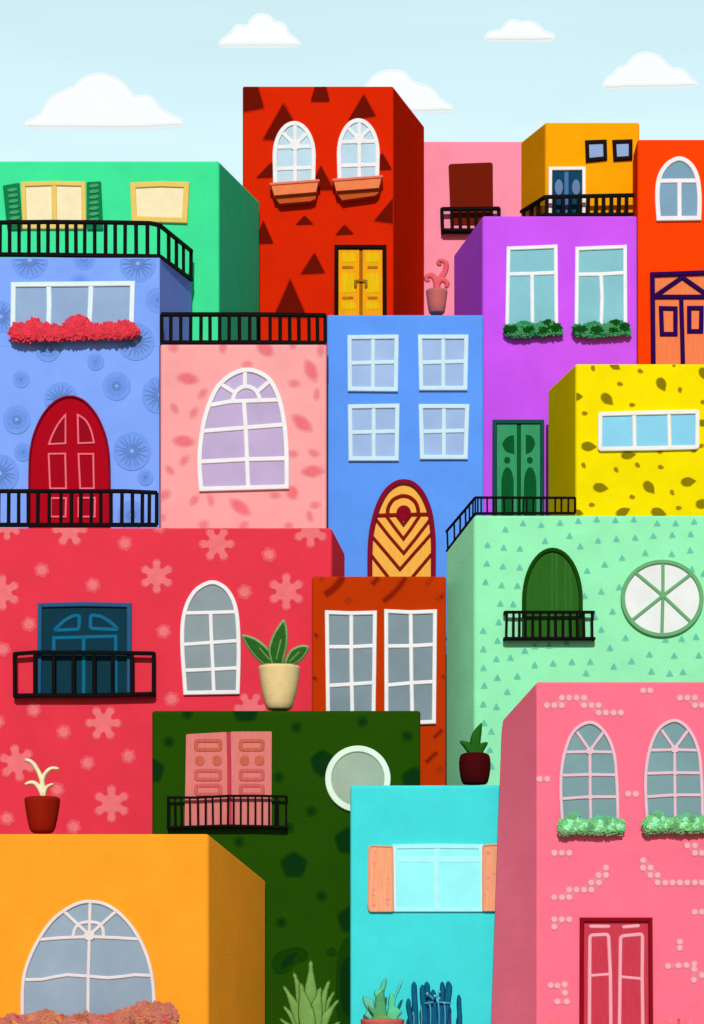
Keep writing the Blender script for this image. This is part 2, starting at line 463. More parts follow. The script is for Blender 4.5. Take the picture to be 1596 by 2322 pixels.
d = MB(); d.stroke(t('M', 503,368, 507,600, 510,966), 9, Y, 0.072, 0, mat('wood', 'c43a4f'), cap=False); part(d, 'shutter_post', h)
yr = Y - 0.16
pt = lambda k, yy, *c: [(*p, yy) for p in t(k, *c)]
railing(h, 'balcony', pt('M', yr, 114,782, 300,783, 500,772, 700,772, 871,776), pt('M', yr, 114,974, 300,968, 500,962, 700,966, 871,972),
    fr((120,160,200), 114, 300) + [(0, 0.0)] + fr((254,), 114, 300) + fr((306,355,400,452,), 300, 500, 1) + fr((497,533,580,625,672), 500, 700, 2) + fr((715,760,800,816,868), 700, 871, 3), 5.5, 4.2, btw=6, returns=0.16)
c = t1('M', 1327, 665)
window(h, ell(c[0], c[1], 189*TU, 193*TU, n=48), [], Y, mat('paint', 'e3f6df'), mat('glass', 'a2b49e'), 14)

# ================================================================== MINT HOUSE
Y = 4.5
h = house('mint_house', 'pale mint house with rows of small triangles and a round spoked window', Y, 1075, 1640)
w = MB(); wall_block(w, mat('plaster', '99f4b8'), Y, 1.25, 1075.5, 1860, 1167, left=(1010.5, 1251))
TR = [(440,308),(557,318),(677,305),(793,293),(911,283),(1030,288),(1148,283),(1297,308),(1415,308),(1533,297),(328,346),(737,388),(582,420),(920,418),(1037,408),(1156,399),(1273,387),(1393,382),(1511,376),
 (214,446),(317,463),(421,469),(806,454),(1221,497),(1390,503),(1507,480),(1073,528),(209,564),(312,582),(419,588),(962,570),(850,610),(1518,600),(1592,630),(201,682),(304,702),(405,706),(832,770),(940,742),(1055,715),
 (296,820),(378,823),(1012,870),(900,905),(285,938),(940,986),(186,993),(1095,1038),(1350,1050),(1453,1045),(1545,1032),(277,1056),(187,1110),(452,1120),(515,1090),(607,1087),(718,1068),(995,1102),
 (270,1173),(360,1165),(1247,1143),(1405,1152),(1562,1150),(188,1229),(515,1212),(633,1200),(752,1192),(870,1190),(1133,1186),(1020,1220),(277,1292),(404,1283),(843,1263),(1260,1252),(1377,1265),(1462,1255),
 (193,1342),(340,1382),(187,1461),(271,1478),(192,1580),(238,1634),(228,1752),(240,1857),(1625,297),(1625,376),(1625,480)]
tm, th = mat('stencil', '69c7ab'), mat('stencil', '88e2b0')
for x, y_ in TR:
    for r_, mm, lf in ((27, th, LIFT), (21, tm, LIFT*2.5)):
        w.sheet(rnd([t1('K', x, y_-r_), t1('K', x+r_, y_+r_*0.8), t1('K', x-r_, y_+r_*0.8)], r_*TU*0.45, 3), Y, lf, mm)
part(w, 'wall', h)
a = arch(*[t1('K', x, 0)[0] for x in (446, 808)], t1('K', 0, 480)[1], t1('K', 0, 800)[1], t1('K', 0, 1045)[1], p=2.0)
d = MB(); d.plate(a, Y, 0.02, 0, mat('wood', '2c661f')); do = part(d, 'door', h)
d = MB()
for i, x in enumerate(range(480, 800, 29)):
    top = 480 + 320*(1-math.sqrt(max(0, 1-((x-627)/181)**2))) + 22
    d.stroke(t('K', x, top, x+random.uniform(-3, 3), 1040), 7.5, Y, 0.027, 0, mat('wood', ('33702a', '2a671a', '386b2b')[i % 3]))
part(d, 'planking', do)
d = MB(); d.stroke(a, 9, Y, 0.07, 0, mat('wood', '184408')); part(d, 'door_frame', do)
yr = Y - 0.17
xs_ = (335,378,418,458,505,552,605,650,698,745,790,832,885)
railing(h, 'balcony', pt('K', yr, 326,876, 892,876), pt('K', yr, 324,1043, 896,1043), fr(xs_, 324, 896), 6.5, 5.5, btw=6.5, returns=0.17)
c = t1('K', 1327, 790); c2 = t1('K', 1332, 772)
window(h, [(p[0], p[1]) for p in ell(c[0], c[1], 251*TU, 234*TU, n=52)], [[c2, t1('K', 1332, 555)], [c2, t1('K', 1325, 1025)], [c2, t1('K', 1150, 620)], [c2, t1('K', 1515, 945)], [c2, t1('K', 1515, 632)], [c2, t1('K', 1135, 930)]],
       Y, mat('paint', '70b078'), mat('glass', 'eef2ec'), 9.5, bw=7.5, hubs=[(c2[0], c2[1], 7)])
yr = Y + 0.06
bars = fr((150,172,210,250,268,318,372,416,440,462,506,552,590,645,686,728,770), 133, 776)
a, b = W(1075.5, 1167, Y), W(1010.5, 1251, Y+2.5)
# the terrace railing follows the roof edge: along the front, then back along the left side
lt, lb_ = t1('J', 1115, 147), t1('J', 930, 362)
railing(h, 'terrace_railing', [(lb_[0]+1.5, lb_[1], Y+1.22)] + [(lt[0]+1.5, lt[1]-1, yr), (t1('K', 776, 0)[0], t1('K', 0, 146)[1], yr)],
        [(lb_[0]+3, t1('J', 0, 486)[1], Y+1.22)] + [(lt[0]+1.5, t1('J', 0, 246)[1], yr), (t1('K', 776, 0)[0], t1('K', 0, 244)[1], yr)],
        [(0, x) for x in (0.03, 0.27, 0.48, 0.66, 0.8, 0.92)] + [(1, x) for _, x in bars] + [(1, 0.0), (1, 1.0)], 5, 4, btw=5.5)

# ================================================================== RUST HOUSE
Y = 5.0
h = house('rust_house', 'narrow rust red house with diagonal strokes and two tall white windows', Y, 706, 1009)
w = MB(); wall_block(w, mat('plaster', 'bf3704'), Y, 0.9, 706.7, 1011.5, 1306)
dm, dh = mat('stencil', '8f1c06'), mat('stencil', 'a8320c')
for k, a, wd in (('J', (160,765, 215,725, 255,680, 270,650), 13), ('J', (532,808, 590,760, 640,705, 675,652), 9), ('N', (695,242, 722,215, 750,190), 5), ('N', (645,400, 680,365, 716,335), 6), ('J', (462,700, 480,678, 502,655), 8), ('J', (96,1028, 110,1018), 8), ('J', (88,1304, 102,1290), 7), ('J', (895,782, 912,772), 5), ('J', (915,1300, 922,1275), 5)):
    w.sheet(clip(ribbon(smooth(t(k, *a), 4), wd+8), 708, 1308, 1007), Y, LIFT, dh); w.sheet(clip(ribbon(smooth(t(k, *a), 4), wd), 708, 1308, 1007), Y, LIFT*2.5, dm)
for k, a, wd in (('J', (128,675, 150,655), 9), ('J', (295,815, 325,785), 13), ('J', (805,705, 850,650), 10), ('J', (870,800, 925,755), 10), ('N', (715,460, 750,425), 12)):
    w.sheet(clip(ribbon(t(k, *a), wd), 708, 1308, 1007), Y, LIFT, dh)
part(w, 'wall', h)
fm = mat('paint', 'f3f1ee'); pm = mat('glass', '81949b')
window(h, t('J', 172,880, 325,886, 478,882, 468,1588, 180,1585), [t('J', 175,1100, 330,1100, 475,1092), t('J', 178,1348, 330,1338, 470,1328), t('J', 327,884, 328,1240, 335,1586)], Y, fm, pm, 9.3, bw=9)
window(h, t('J', 550,872, 706,880, 861,874, 854,1578, 552,1590), [t('J', 552,1095, 710,1094, 860,1085), t('J', 552,1345, 710,1330, 856,1322), t('J', 706,878, 710,1240, 717,1584)], Y, fm, pm, 9.3, bw=9)

# ================================================================== CRIMSON HOUSE
Y = 6.0
h = house('crimson_house', 'wide crimson house with a pattern of pale snowflakes', Y, -40, 752)
w = MB(); wall_block(w, mat('plaster', 'e63a4b'), Y, 1.2, -260, 752, 1195.5, right=(782.5, 1255))
sm, sh = mat('stencil', 'ee767a'), mat('stencil', 'e85863')
def flake(c, r, rot):
    """six-armed snowflake outline with side twigs"""
    side = [(.60, .16), (.655, .235), (.71, .185), (.78, .265), (.85, .20), (.91, .205), (.945, .10)]
    arm = [(x, -w_) for x, w_ in side] + [(1.0, 0)] + [(x, w_) for x, w_ in side[::-1]]
    o = []
    for k in range(6):
        a = R(60*k + rot); b = a - R(30); o.append((c[0]+r*.50*math.cos(b), c[1]+r*.50*math.sin(b)))
        o += [(c[0]+r*(x*math.cos(a)-y_*math.sin(a)), c[1]+r*(x*math.sin(a)+y_*math.cos(a))) for x, y_ in arm]
    return o
def fclip(p): return clip(p, -60, 1197, 750, 9e9)
for k, x, y_, r_, rot in [('H',445,985,108,0),('H',1385,1080,108,0),('H',1000,1285,104,30),('H',15,1390,108,30),('H',45,965,85,30),('I',870,745,112,30),('I',1025,350,108,30),('I',640,1490,100,0),('L',660,945,108,0),('L',712,1460,112,30),('L',110,1200,112,20)]:
    c = t1(k, x, y_)
    w.sheet(fclip(flake(c, r_*TU*1.12, rot)), Y, LIFT, sh); w.sheet(fclip(flake(c, r_*TU, rot)), Y, LIFT*2.5, sm)
for k, x, y_ in [('H',798,1075),('H',267,1245),('H',593,1342),('H',1020,965),('H',1560,1385),('I',760,508),('I',605,745),('I',88,1000),('I',138,1432),('L',185,315),(
    'L',20,475),('L',1045,360),('L',215,862),('L',-15,935),('L',407,1002),('L',820,1157),('L',560,1200),('L',365,1370),('L',45,1555),('L',470,1608)]:
    c = t1(k, x, y_); rs = [1, .82]
    star = lambda r: [(c[0]+r*TU*rs[i % 2]*math.cos(R(30*i+15)), c[1]+r*TU*rs[i % 2]*math.sin(R(30*i+15))) for i in range(12)]
    w.sheet(fclip(rnd(star(54), 3)), Y, LIFT, sh); w.sheet(fclip(rnd(star(34), 3)), Y, LIFT*2.5, sm)
part(w, 'wall', h)
fm = mat('paint', 'f3f1ef'); pm = mat('glass', '8d9c9f')
o_ = smooth(t('L', 1185,755, 1175,620, 1166,480, 1166,340, 1180,240, 1215,150, 1270,85, 1355,50, 1430,80, 1480,145, 1508,230, 1520,340, 1524,480, 1522,620, 1518,750), 4)
window(h, o_, [t('L', 1180,246, 1345,243, 1510,238), t('L', 1166,447, 1355,434, 1524,422), t('L', 1176,612, 1360,605, 1522,596), t('L', 1345,245, 1352,434, 1360,600, 1366,755)], Y, fm, pm, 9.5, bw=8.5)
d = MB(); d.plate(t('L', 258,195, 828,195, 828,760, 250,760), Y, 0.02, 0, mat('wood', '123846')); do = part(d, 'door', h)
d = MB(); d.stroke(t('L', 250,770, 258,196, 540,190, 826,196, 826,765), 10, Y, 0.08, 0, mat('wood', '2a5a82')); part(d, 'door_frame', do)
tl = mat('paint', '146a8c')
for a in (t('L', 348,356, 505,350, 510,262, 470,262, 410,295), t('L', 580,258, 578,344, 755,352, 715,310, 650,268)):
    d = MB(); d.stroke(rnd(a, 6), 8.5, Y, 0.045, 0, tl, closed=True); part(d, 'fanlight', do)
d = MB(); d.stroke(t('L', 345,760, 345,405, 740,394, 740,760), 8.5, Y, 0.045, 0, tl); d.stroke(t('L', 536,400, 536,755), 8.5, Y, 0.05, 0, tl); part(d, 'door_panel', do)
yr = Y - 0.17
railing(h, 'balcony', pt('L', yr, 93,504, 223,494, 600,495, 980,501), pt('L', yr, 93,770, 223,768, 600,768, 980,759), [(0, 0), (1, 0), (1, 0.32), (1, 0.655), (2, 0.0), (2, 0.31), (2, 0.635), (2, 1.0)], 8.5, 8.5, btw=9, returns=0.17)
# terrace railing along the roof edge, in front of the red arched door
yr = Y + 0.06
railing(h, 'terrace_railing', pt('H', yr, -40,742, 190,742, 800,742, 1004,752), pt('H', yr, -40,957, 190,957, 800,957, 1004,957),
    fr((-10,55,118,183), -40, 190) + fr((242,313,390,455,515,583,645,710,778), 190, 800, 1) + fr((845,908,954,1002), 800, 1004, 2), 8.5, 8, btw=9)

# ================================================================== PEACH HOUSE
Y = 7.35
h = house('peach_house', 'peach pink house with leaf-shaped spots and a large arched lilac window', Y, 363, 741)
w = MB(); wall_block(w, mat('plaster', 'fba7a5'), Y, 2.0, 363, 740.6, 780)
p0, p1, p2 = mat('stencil', 'f0999b'), mat('stencil', 'ee8488'), mat('stencil', 'ee757a')
pcl = lambda p: clip(p, 364.5, 782, 739, 9e9)
for k, x, y_, w_, h_, rot in [('E',240,820,140,72,8),('E',735,630,120,80,35),('E',1028,770,140,75,65),('E',970,1105,150,78,38),('E',215,1220,140,70,3),('E',1037,1412,145,72,-3),('I',575,205,150,75,35),('I',908,112,90,75,60)]:
    c = t1(k, x, y_)
    lens = lambda q: [(c[0]+TU*q*(a*math.cos(R(rot))-b*math.sin(R(rot))), c[1]+TU*q*(a*math.sin(R(rot))+b*math.cos(R(rot)))) for a, b in
        [(w_/2*math.cos(R(z)), h_/2*math.copysign(abs(math.sin(R(z)))**1.4, math.sin(R(z)))) for z in range(0, 360, 15)]]
    for q, mm, lf in ((1.2, p0, LIFT), (0.95, p1, LIFT*2.5), (0.68, p2, LIFT*4)): w.sheet(pcl(lens(q)), Y, lf, mm)
for k, x, y_, w_, h_, rot in [('E',150,620,70,60,30),('E',465,620,50,75,0),('E',912,605,45,50,0),('E',1090,640,50,85,5),('E',620,730,72,42,0),('E',920,852,80,48,0),('E',1065,922,42,75,0),('E',335,918,80,48,-50),('E',155,1010,75,45,55),('E',280,1038,80,48,-60),('E',220,1342,80,48,-45),('E',125,1405,75,45,45),('E',910,1300,70,48,0),('E',1045,1295,75,48,25),
    ('H',1050,765,90,60,-30),('H',1240,797,80,48,-50),('H',1345,797,78,48,75),('H',1030,905,60,45,20),('H',1298,955,80,60,-30),('H',1555,960,75,55,-30),('I',800,127,75,46,0),('I',1055,190,75,44,-5),('I',1020,262,75,44,75),('I',885,322,60,45,0)]:
    c = t1(k, x, y_)
    for q, mm, lf in ((1.15, p0, LIFT), (0.7, p1, LIFT*2.5)): w.sheet(pcl(ell(c[0], c[1], w_/2*q*TU, h_/2*q*TU, rot, 18)), Y, lf, mm)
part(w, 'wall', h)
o_ = smooth(t('E', 328,1530, 318,1400, 320,1280, 338,1140, 362,1040, 395,950, 440,870, 520,802, 610,771, 690,785, 765,835, 818,935, 845,1040, 862,1150, 871,1280, 873,1400, 873,1515), 4)
window(h, o_, [t('E', 375,996, 520,970, 610,968, 835,960), t('E', 335,1160, 610,1138, 866,1118), t('E', 320,1356, 620,1340, 873,1334), t('E', 607,775, 607,880), t('E', 600,970, 612,1140, 620,1340, 628,1520),
    smooth(t('E', 528,968, 545,915, 580,885, 615,876, 655,886, 685,915, 703,962), 3), t('E', 535,912, 448,857), t('E', 690,906, 768,838)], Y, fm, mat('glass', 'bfacd0'), 10.5, bw=10)
yr = Y + 0.06
railing(h, 'terrace_railing', pt('E', yr, 72,412, 690,412, 1122,418), pt('E', yr, 72,592, 690,590, 1122,594),
    fr((75,133,196,260,325,382,445,505,570,635,690), 72, 690) + fr((697,768,830,892,950,1015,1068,1119), 690, 1122, 1), 9, 8, btw=9)
peach_z = W(0, 780, Y).z

# ================================================================== PERIWINKLE HOUSE
Y = 7.5
h = house('periwinkle_house', 'periwinkle blue house with dandelion circles and a red arched door', Y, -40, 362)
w = MB(); pm_ = mat('plaster', '82a9fb')
wall_block(w, pm_, Y, 2.5, -260, 362, 584.5, right=(434, 638), bottom=peach_z, bev=0)
wall_block(w, pm_, Y+0.003, 1.8, -260, 361.5, VH-(peach_z+0.05-ZC)/unit(Y), bev=0)
d0, d1, d2, d3 = mat('stencil', '759eee'), mat('stencil', '6c97e6'), mat('stencil', '6488cd'), mat('stencil', '8fb2f6')
wcl = lambda p: clip(p, -60, 587, 360.5, 9e9)
for k, x, y_, r_, rays in [('D',190,545,117,1),('D',535,533,72,2),('D',880,565,117,1),('D',508,700,68,2),('D',1010,800,80,0),('D',5,905,100,1),('D',306,1105,85,2),('D',868,1065,117,1),('D',611,1193,54,0),('D',135,1304,54,0),('D',745,1348,89,2),('D',390,1435,108,1),('D',1020,1405,115,1),('D',107,1562,89,2),
    ('H',843,487,120,1),('H',928,653,51,0),('H',147,492,57,0),('H',0,630,120,1),('H',840,895,90,2)]:
    c = t1(k, x, y_); q = r_*TU
    w.sheet(wcl(ell(c[0], c[1], q, q*1.03, n=30)), Y, LIFT, d0)
    if rays == 1:
        for i in range(18):
            a = R(20*i + random.uniform(-4, 4)); L = q*random.uniform(0.78, 0.9)
            tip = (c[0]+L*math.cos(a), c[1]+L*math.sin(a)); pa = a + math.pi/2
            w.sheet(wcl([(c[0]+q*0.2*math.cos(a)+2.6*math.cos(pa), c[1]+q*0.2*math.sin(a)+2.6*math.sin(pa)), (tip[0]+0.7*math.cos(pa), tip[1]+0.7*math.sin(pa)), (tip[0]-0.7*math.cos(pa), tip[1]-0.7*math.sin(pa)), (c[0]+q*0.2*math.cos(a)-2.6*math.cos(pa), c[1]+q*0.2*math.sin(a)-2.6*math.sin(pa))]), Y, LIFT*3, d2)
        w.sheet(wcl(ell(c[0], c[1], q*0.34, q*0.34, n=18)), Y, LIFT*4, d2)
    else:
        w.sheet(wcl(ell(c[0], c[1], q*0.62, q*0.62, n=24)), Y, LIFT*2.2, d1)
        if rays == 2:
            n = 30; w.sheet(wcl([(c[0]+q*(0.6, 0.74)[i % 2]*math.cos(math.pi*i/n), c[1]+q*(0.6, 0.74)[i % 2]*math.sin(math.pi*i/n)) for i in range(2*n)]), Y, LIFT*2.6, d1)
            w.sheet(wcl(ell(c[0], c[1], q*0.36, q*0.36, n=18)), Y, LIFT*4, d2)
        else: w.sheet(wcl(ell(c[0], c[1], q*0.2, q*0.2, n=14)), Y, LIFT*4, d2)
    if rays: w.sheet(wcl(ell(c[0], c[1], q*0.11, q*0.11, n=12)), Y, LIFT*6, d3)
part(w, 'wall', h)
window(h, t('D', 88,705, 450,702, 848,698, 840,980, 85,980), [t('D', 313,705, 316,840, 311,980), t('D', 583,702, 578,840, 570,980)], Y, mat('paint', 'e4f4f7'), mat('glass', '91accf'), 11.5, bw=11.5)
s_ = MB(); s_.plate(t('D', 80,1025, 870,1015, 870,1045, 80,1055), Y, 0.13, 0, mat('clay', 'a63644')); part(s_, 'window_sill', h)
a = smooth(t('H', 190,1000, 190,600, 205,440, 240,330, 290,240, 360,170, 445,141, 530,165, 600,235, 650,325, 685,440, 700,600, 700,1000), 5)
d = MB(); d.plate(a, Y, 0.03, 0, mat('wood', 'ad061c')); do = part(d, 'door', h)
d = MB(); d.stroke(a, 4.5, Y, 0.07, 0, mat('wood', '850c28')); part(d, 'door_frame', do)
ln = mat('paint', 'f47080'); rec = mat('wood', '960a20')
for i, a in enumerate((smooth(t('H', 315,446, 335,390, 375,315, 420,258), 4) + t('H', 420,440), t('H', 498,258) + smooth(t('H', 498,258, 545,290, 580,350, 602,436), 4)[1:] + t('H', 502,440),
          t('H', 313,508, 418,506, 424,728, 322,728), t('H', 503,508, 597,508, 601,728, 514,728), t('H', 326,790, 424,790, 420,908, 326,908), t('H', 503,788, 608,788, 606,908, 503,908))):
    d = MB(); d.plate(a, Y, 0.034, 0, rec if i < 2 else mat('wood', 'a4071d')); d.stroke(a, 4.2, Y, 0.055, 0, ln, closed=True); part(d, 'door_panel', do)
yr = Y + 0.06
k0 = t1('D', 1020, 312); k1 = t1('D', 1222, 486)
railing(h, 'terrace_railing', pt('D', yr, -40,304, 300,300, 700,303, 960,308, 1020,322) + [(k1[0], k1[1], Y+2.42)], pt('D', yr, -40,508, 300,510, 700,516, 960,520, 1020,521) + [(k1[0], t1('D', 0, 668)[1], Y+2.42)],
    fr((0,60,123,186,247), -40, 300) + fr((306,368,428,485,541,605,673), 300, 700, 1) + fr((737,798,870,940), 700, 960, 2) + [(3, 0.9)] + [(4, x) for x in (0.27, 0.51, 0.74, 0.985)], 8.5, 8, btw=9)

# ================================================================== YELLOW HOUSE
Y = 8.0
h = house('yellow_house', 'bright yellow house speckled with olive chips and a wide three-pane window', Y, 1305, 1640)
w = MB(); wall_block(w, mat('plaster', 'fae106'), Y, 2.2, 1305, 1860, 824.4, left=(1242, 884))
c0, c1 = mat('stencil', 'e0bd0a'), mat('stencil', '8a7b08'); c2 = mat('stencil', 'a58012')
ycl = lambda p: clip(p, 1306.5, 827, 9e9, 9e9)
for k, x, y_, w_, h_, rot in [('G',1030,900,70,48,35),('G',1327,1018,88,62,65),('G',980,1113,92,62,45),('G',790,1095,60,48,0),('G',862,1413,92,60,5),('G',1115,1468,90,52,-5),('G',1592,950,80,50,70),('K',937,80,92,60,8),('K',1248,80,92,62,50),('K',1497,42,92,60,-5),('K',1080,235,92,56,-25),('K',1308,240,95,62,15),('K',795,240,60,40,15),('K',1590,182,90,62,-10),('G',1590,1265,55,45,20)]:
    c = t1(k, x, y_); prof = [(1, 0), (.62, .5), (.1, .95), (-.5, .92), (-.92, .5), (-1, -.05), (-.8, -.62), (-.2, -.9), (.3, -.75), (.7, -.35)]
    drop = lambda q: smooth([(c[0]+TU*(a*w_/2*q*math.cos(R(rot))-b*h_/2*q*math.sin(R(rot))), c[1]+TU*(a*w_/2*q*math.sin(R(rot))+b*h_/2*q*math.cos(R(rot)))) for a, b in prof], 3, True)
    w.sheet(ycl(drop(1.16)), Y, LIFT, c0); w.sheet(ycl(drop(1.0)), Y, LIFT*2.5, c1)
for k, x, y_, rot in [('G',888,915,70),('G',1190,933,20),('G',1060,1015,10),('G',1443,1053,80),('G',1138,1148,0),('G',835,1202,0),('G',828,1535,60),('G',1036,1563,50),('G',1172,1533,40),('G',1320,1545,10),('G',1315,1447,5),('G',1530,1440,5),('G',1405,888,90),('G',1578,1410,-20),('G',1592,1130,0),('K',880,190,0),('K',1138,140,10),('K',1393,112,60),('K',1435,210,0)]:
    c = t1(k, x, y_); prof = [(1, 0), (.3, .9), (-.6, .8), (-1, 0), (-.5, -.9), (.4, -.7)]
    bit = lambda q: smooth([(c[0]+TU*(a*18*q*math.cos(R(rot))-b*13*q*math.sin(R(rot))), c[1]+TU*(a*18*q*math.sin(R(rot))+b*13*q*math.cos(R(rot)))) for a, b in prof], 3, True)
    w.sheet(ycl(bit(1.22)), Y, LIFT, c0); w.sheet(ycl(bit(1.0)), Y, LIFT*2.5, c2)
part(w, 'wall', h)
window(h, rnd(t('G', 932,1212, 1250,1203, 1552,1196, 1550,1422, 1250,1430, 930,1434), 4), [t('G', 1148,1205, 1152,1432), t('G', 1370,1200, 1376,1426)], Y, mat('paint', 'f7f1e6'), mat('glass', '89cfe9'), 10, bw=9)

# ================================================================== BLUE HOUSE
Y = 8.3
h = house('blue_house', 'plain sky blue house with four square windows and an orange arched door', Y, 741, 1096)
w = MB(); wall_block(w, mat('plaster', '5f9bf6'), Y, 1.9, 741, 1096.5, 713); part(w, 'wall', h)
fm = mat('paint', 'cfeaf4'); pm = mat('glass', '9db9e1')
for a in ((302,548,630,545,625,908,305,905), (752,545,1075,545,1068,900,760,900), (305,990,635,985,630,1350,310,1350), (757,988,1080,988,1070,1340,765,1340)):
    q = [(a[0]+14, a[1]+14), (a[2]-14, a[3]+14), (a[4]-14, a[5]-14), (a[6]+14, a[7]-14)]
    mid = lambda i, j: ((q[i][0]+q[j][0])/2, (q[i][1]+q[j][1])/2)
    c = [t1('F', *p) for p in q]; cx, cy = sum(p[0] for p in q)/4, sum(p[1] for p in q)/4
    tt = lambda p: t1('F', *p)
    window(h, c, [[tt(mid(0, 1)), tt((cx, cy)), tt(mid(2, 3))], [tt((mid(0, 3)[0], cy)), tt((cx, cy-4)), tt((mid(1, 2)[0], cy-8))]], Y, fm, pm, 10.2, bw=9.5)
a = smooth(t('J', 446,700, 446,520, 452,400, 470,300, 500,200, 545,115, 600,65, 660,47, 725,65, 780,125, 820,215, 840,310, 850,420, 851,520, 850,700), 4)
d = MB(); d.plate(a, Y, 0.03, 0, mat('wood', 'f8b64c')); do = part(d, 'door', h)
d = MB(); d.stroke(a, 11.5, Y, 0.085, 0, mat('wood', '84102f')); part(d, 'door_frame', do)
ln = mat('wood', '84180f')
d = MB(); d.stroke(t('J', 478,262, 660,256, 830,254), 9, Y, 0.05, 0, ln)
d.stroke(smooth(t('J', 560,262, 562,215, 590,165, 630,142, 662,136, 700,145, 735,175, 752,215, 756,255), 4), 8.5, Y, 0.05, 0, ln)
c = t1('J', 662, 245); d.plate(ell(c[0], c[1], 16.5, 17), Y, 0.055, 0, mat('wood', '8c0a22')); part(d, 'sunrise_moulding', do)
d = MB()
for a in ((622,268, 660,320, 702,266), (555,270, 610,345, 660,410, 705,350, 760,268), (480,280, 570,395, 662,502, 740,405, 828,290), (458,392, 550,500, 638,605, 730,500, 836,380), (455,515, 560,650), (836,512, 720,650)):
    d.stroke(t('J', *a), 7.4, Y, 0.046, 0, ln)
part(d, 'chevron_moulding', do)

# ================================================================== PURPLE HOUSE
Y = 11.0
h = house('purple_house', 'violet house with two tall windows and a green double door', Y, 1094, 1444)
w = MB(); wall_block(w, mat('plaster', 'cd57f1'), Y, 2.7, 1094, 1444.5, 489, left=(1028.5, 578)); part(w, 'wall', h)
fm = mat('paint', 'f2f3f4'); pm = mat('glass', '82c1cb')
for a, hb, vb in ((t('G', 347,155, 500,149, 648,142, 652,660, 338,660), t('G', 345,318, 500,315, 650,308), t('G', 497,315, 500,660)), (t('G', 785,157, 940,150, 1090,144, 1092,660, 780,660), t('G', 785,320, 940,318, 1090,308), t('G', 937,318, 944,470, 937,660))):
    window(h, a, [hb, vb], Y, fm, pm, 8.8, bw=8.8)
for x in (0, 438):
    s_ = MB(); s_.plate(t('G', 335+x,690, 675+x,680, 675+x,702, 335+x,712), Y, 0.11, 0, mat('clay', '7e6a88')); part(s_, 'window_sill', h)
d = MB(); d.plate(t('F', 1240,1100, 1545,1100, 1545,1700, 1240,1700), Y, 0.02, 0, mat('wood', '0a5c2c')); do = part(d, 'door', h)
d = MB(); d.stroke(t('F', 1240,1720, 1242,1101, 1544,1101, 1546,1720), 9.5, Y, 0.08, 0, mat('wood', '1b5049')); part(d, 'door_frame', do)
dk = mat('wood', '0a5a2a')
for x0, x1, moon, dot, a in ((1257, 1383, (1365,1182, 1368,1308, 1312,1290, 1286,1240, 1318,1198), 1322, (1284, 1363)), (1410, 1532, (1440,1178, 1440,1308, 1480,1290, 1502,1238, 1485,1195), 1466, (1428, 1508))):
    d = MB(); d.plate(t('F', x0,1118, x1,1116, x1,1700, x0,1700), Y, 0.045, 0, mat('wood', '3b9d68')); lf = part(d, 'door_leaf', do)
    d = MB(); d.plate(rnd(t('F', *moon), 5), Y, 0.052, 0, dk); c = t1('F', dot, 1345); d.plate(ell(c[0], c[1], 7, 7.5, n=18), Y, 0.052, 0, dk)
    l, r_ = t1('F', a[0], 0)[0], t1('F', a[1], 0)[0]; d.plate(arch(l, r_, t1('F', 0, 1390)[1], t1('F', 0, 1500)[1], t1('F', 0, 1700)[1]), Y, 0.052, 0, dk); part(d, 'carved_panel', lf)

# ================================================================== GREEN HOUSE
Y = 10.2
h = house('green_house', 'emerald green house with two cream windows, one with louvred shutters', Y, -40, 497)
w = MB(); wall_block(w, mat('plaster', '42e595'), Y, 4.6, -260, 497, 365, right=(588, 456)); part(w, 'wall', h)
fm = mat('paint', 'edc968'); pm = mat('paint', 'fae8b7')
window(h, t('A', 150,1182, 340,1175, 535,1180, 538,1452, 160,1452), [t('A', 347,1180, 350,1452)], Y, fm, pm, 10.5, bw=12)
window(h, t('A', 850,1188, 1030,1180, 1192,1186, 1180,1412, 858,1402), [], Y, fm, pm, 12.5)
for a, x0, x1 in ((t('A', 20,1190, 125,1172, 145,1470, 48,1470), 52, 112), (t('A', 556,1168, 646,1163, 660,1470, 556,1470), 572, 632)):
    d = MB(); d.plate(rnd(a, 2.5), Y, 0.05, 0, mat('wood', '127c48')); so = part(d, 'shutter', h)
    d = MB()
    for i in range(7):
        yy = 1192 + 36*i + (26 if x0 < 100 else 0); c = t1('A', (x0+x1)/2 + (i*3 if x0 < 100 else 0), yy)
        d.plate(ell(c[0], c[1], 12, 4, -8, 16), Y, 0.066, 0, mat('wood', '44a567'))
    part(d, 'louvre', so)

# ================================================================== RED-ORANGE HOUSE
Y = 13.0
h = house('vermilion_house', 'vermilion house at the right edge with a timber framed orange door', Y, 1445, 1640)
w = MB(); wall_block(w, mat('plaster', 'fc4304'), Y, 0.9, 1445, 1860, 315.5); part(w, 'wall', h)
o_ = smooth(t('C', 1305,1400, 1297,1280, 1300,1190, 1318,1115, 1355,1060, 1395,1030, 1437,1018, 1480,1032, 1520,1070, 1548,1130, 1560,1200, 1565,1280, 1562,1397), 4)
window(h, o_, [t('C', 1305,1160, 1437,1158, 1560,1158), t('C', 1437,1158, 1438,1398)], Y, mat('paint', 'f4f0ee'), mat('glass', '789fb5'), 10.5, bw=10)
d = MB(); d.plate(t('G', 1265,325, 1650,312, 1650,1000, 1270,1000), Y, 0.02, 0, mat('wood', 'f3834f')); do = part(d, 'door', h)
ln = mat('wood', '2c0650')
d = MB(); d.stroke(t('G', 1272,1000, 1265,322, 1660,308), 10, Y, 0.09, 0, ln); part(d, 'door_frame', do)
d = MB(); d.stroke(t('G', 1265,463, 1660,463), 9.5, Y, 0.075, 0, ln); d.stroke(t('G', 1290,452, 1455,338, 1625,458), 9.5, Y, 0.075, 0, ln); part(d, 'gable_moulding', do)
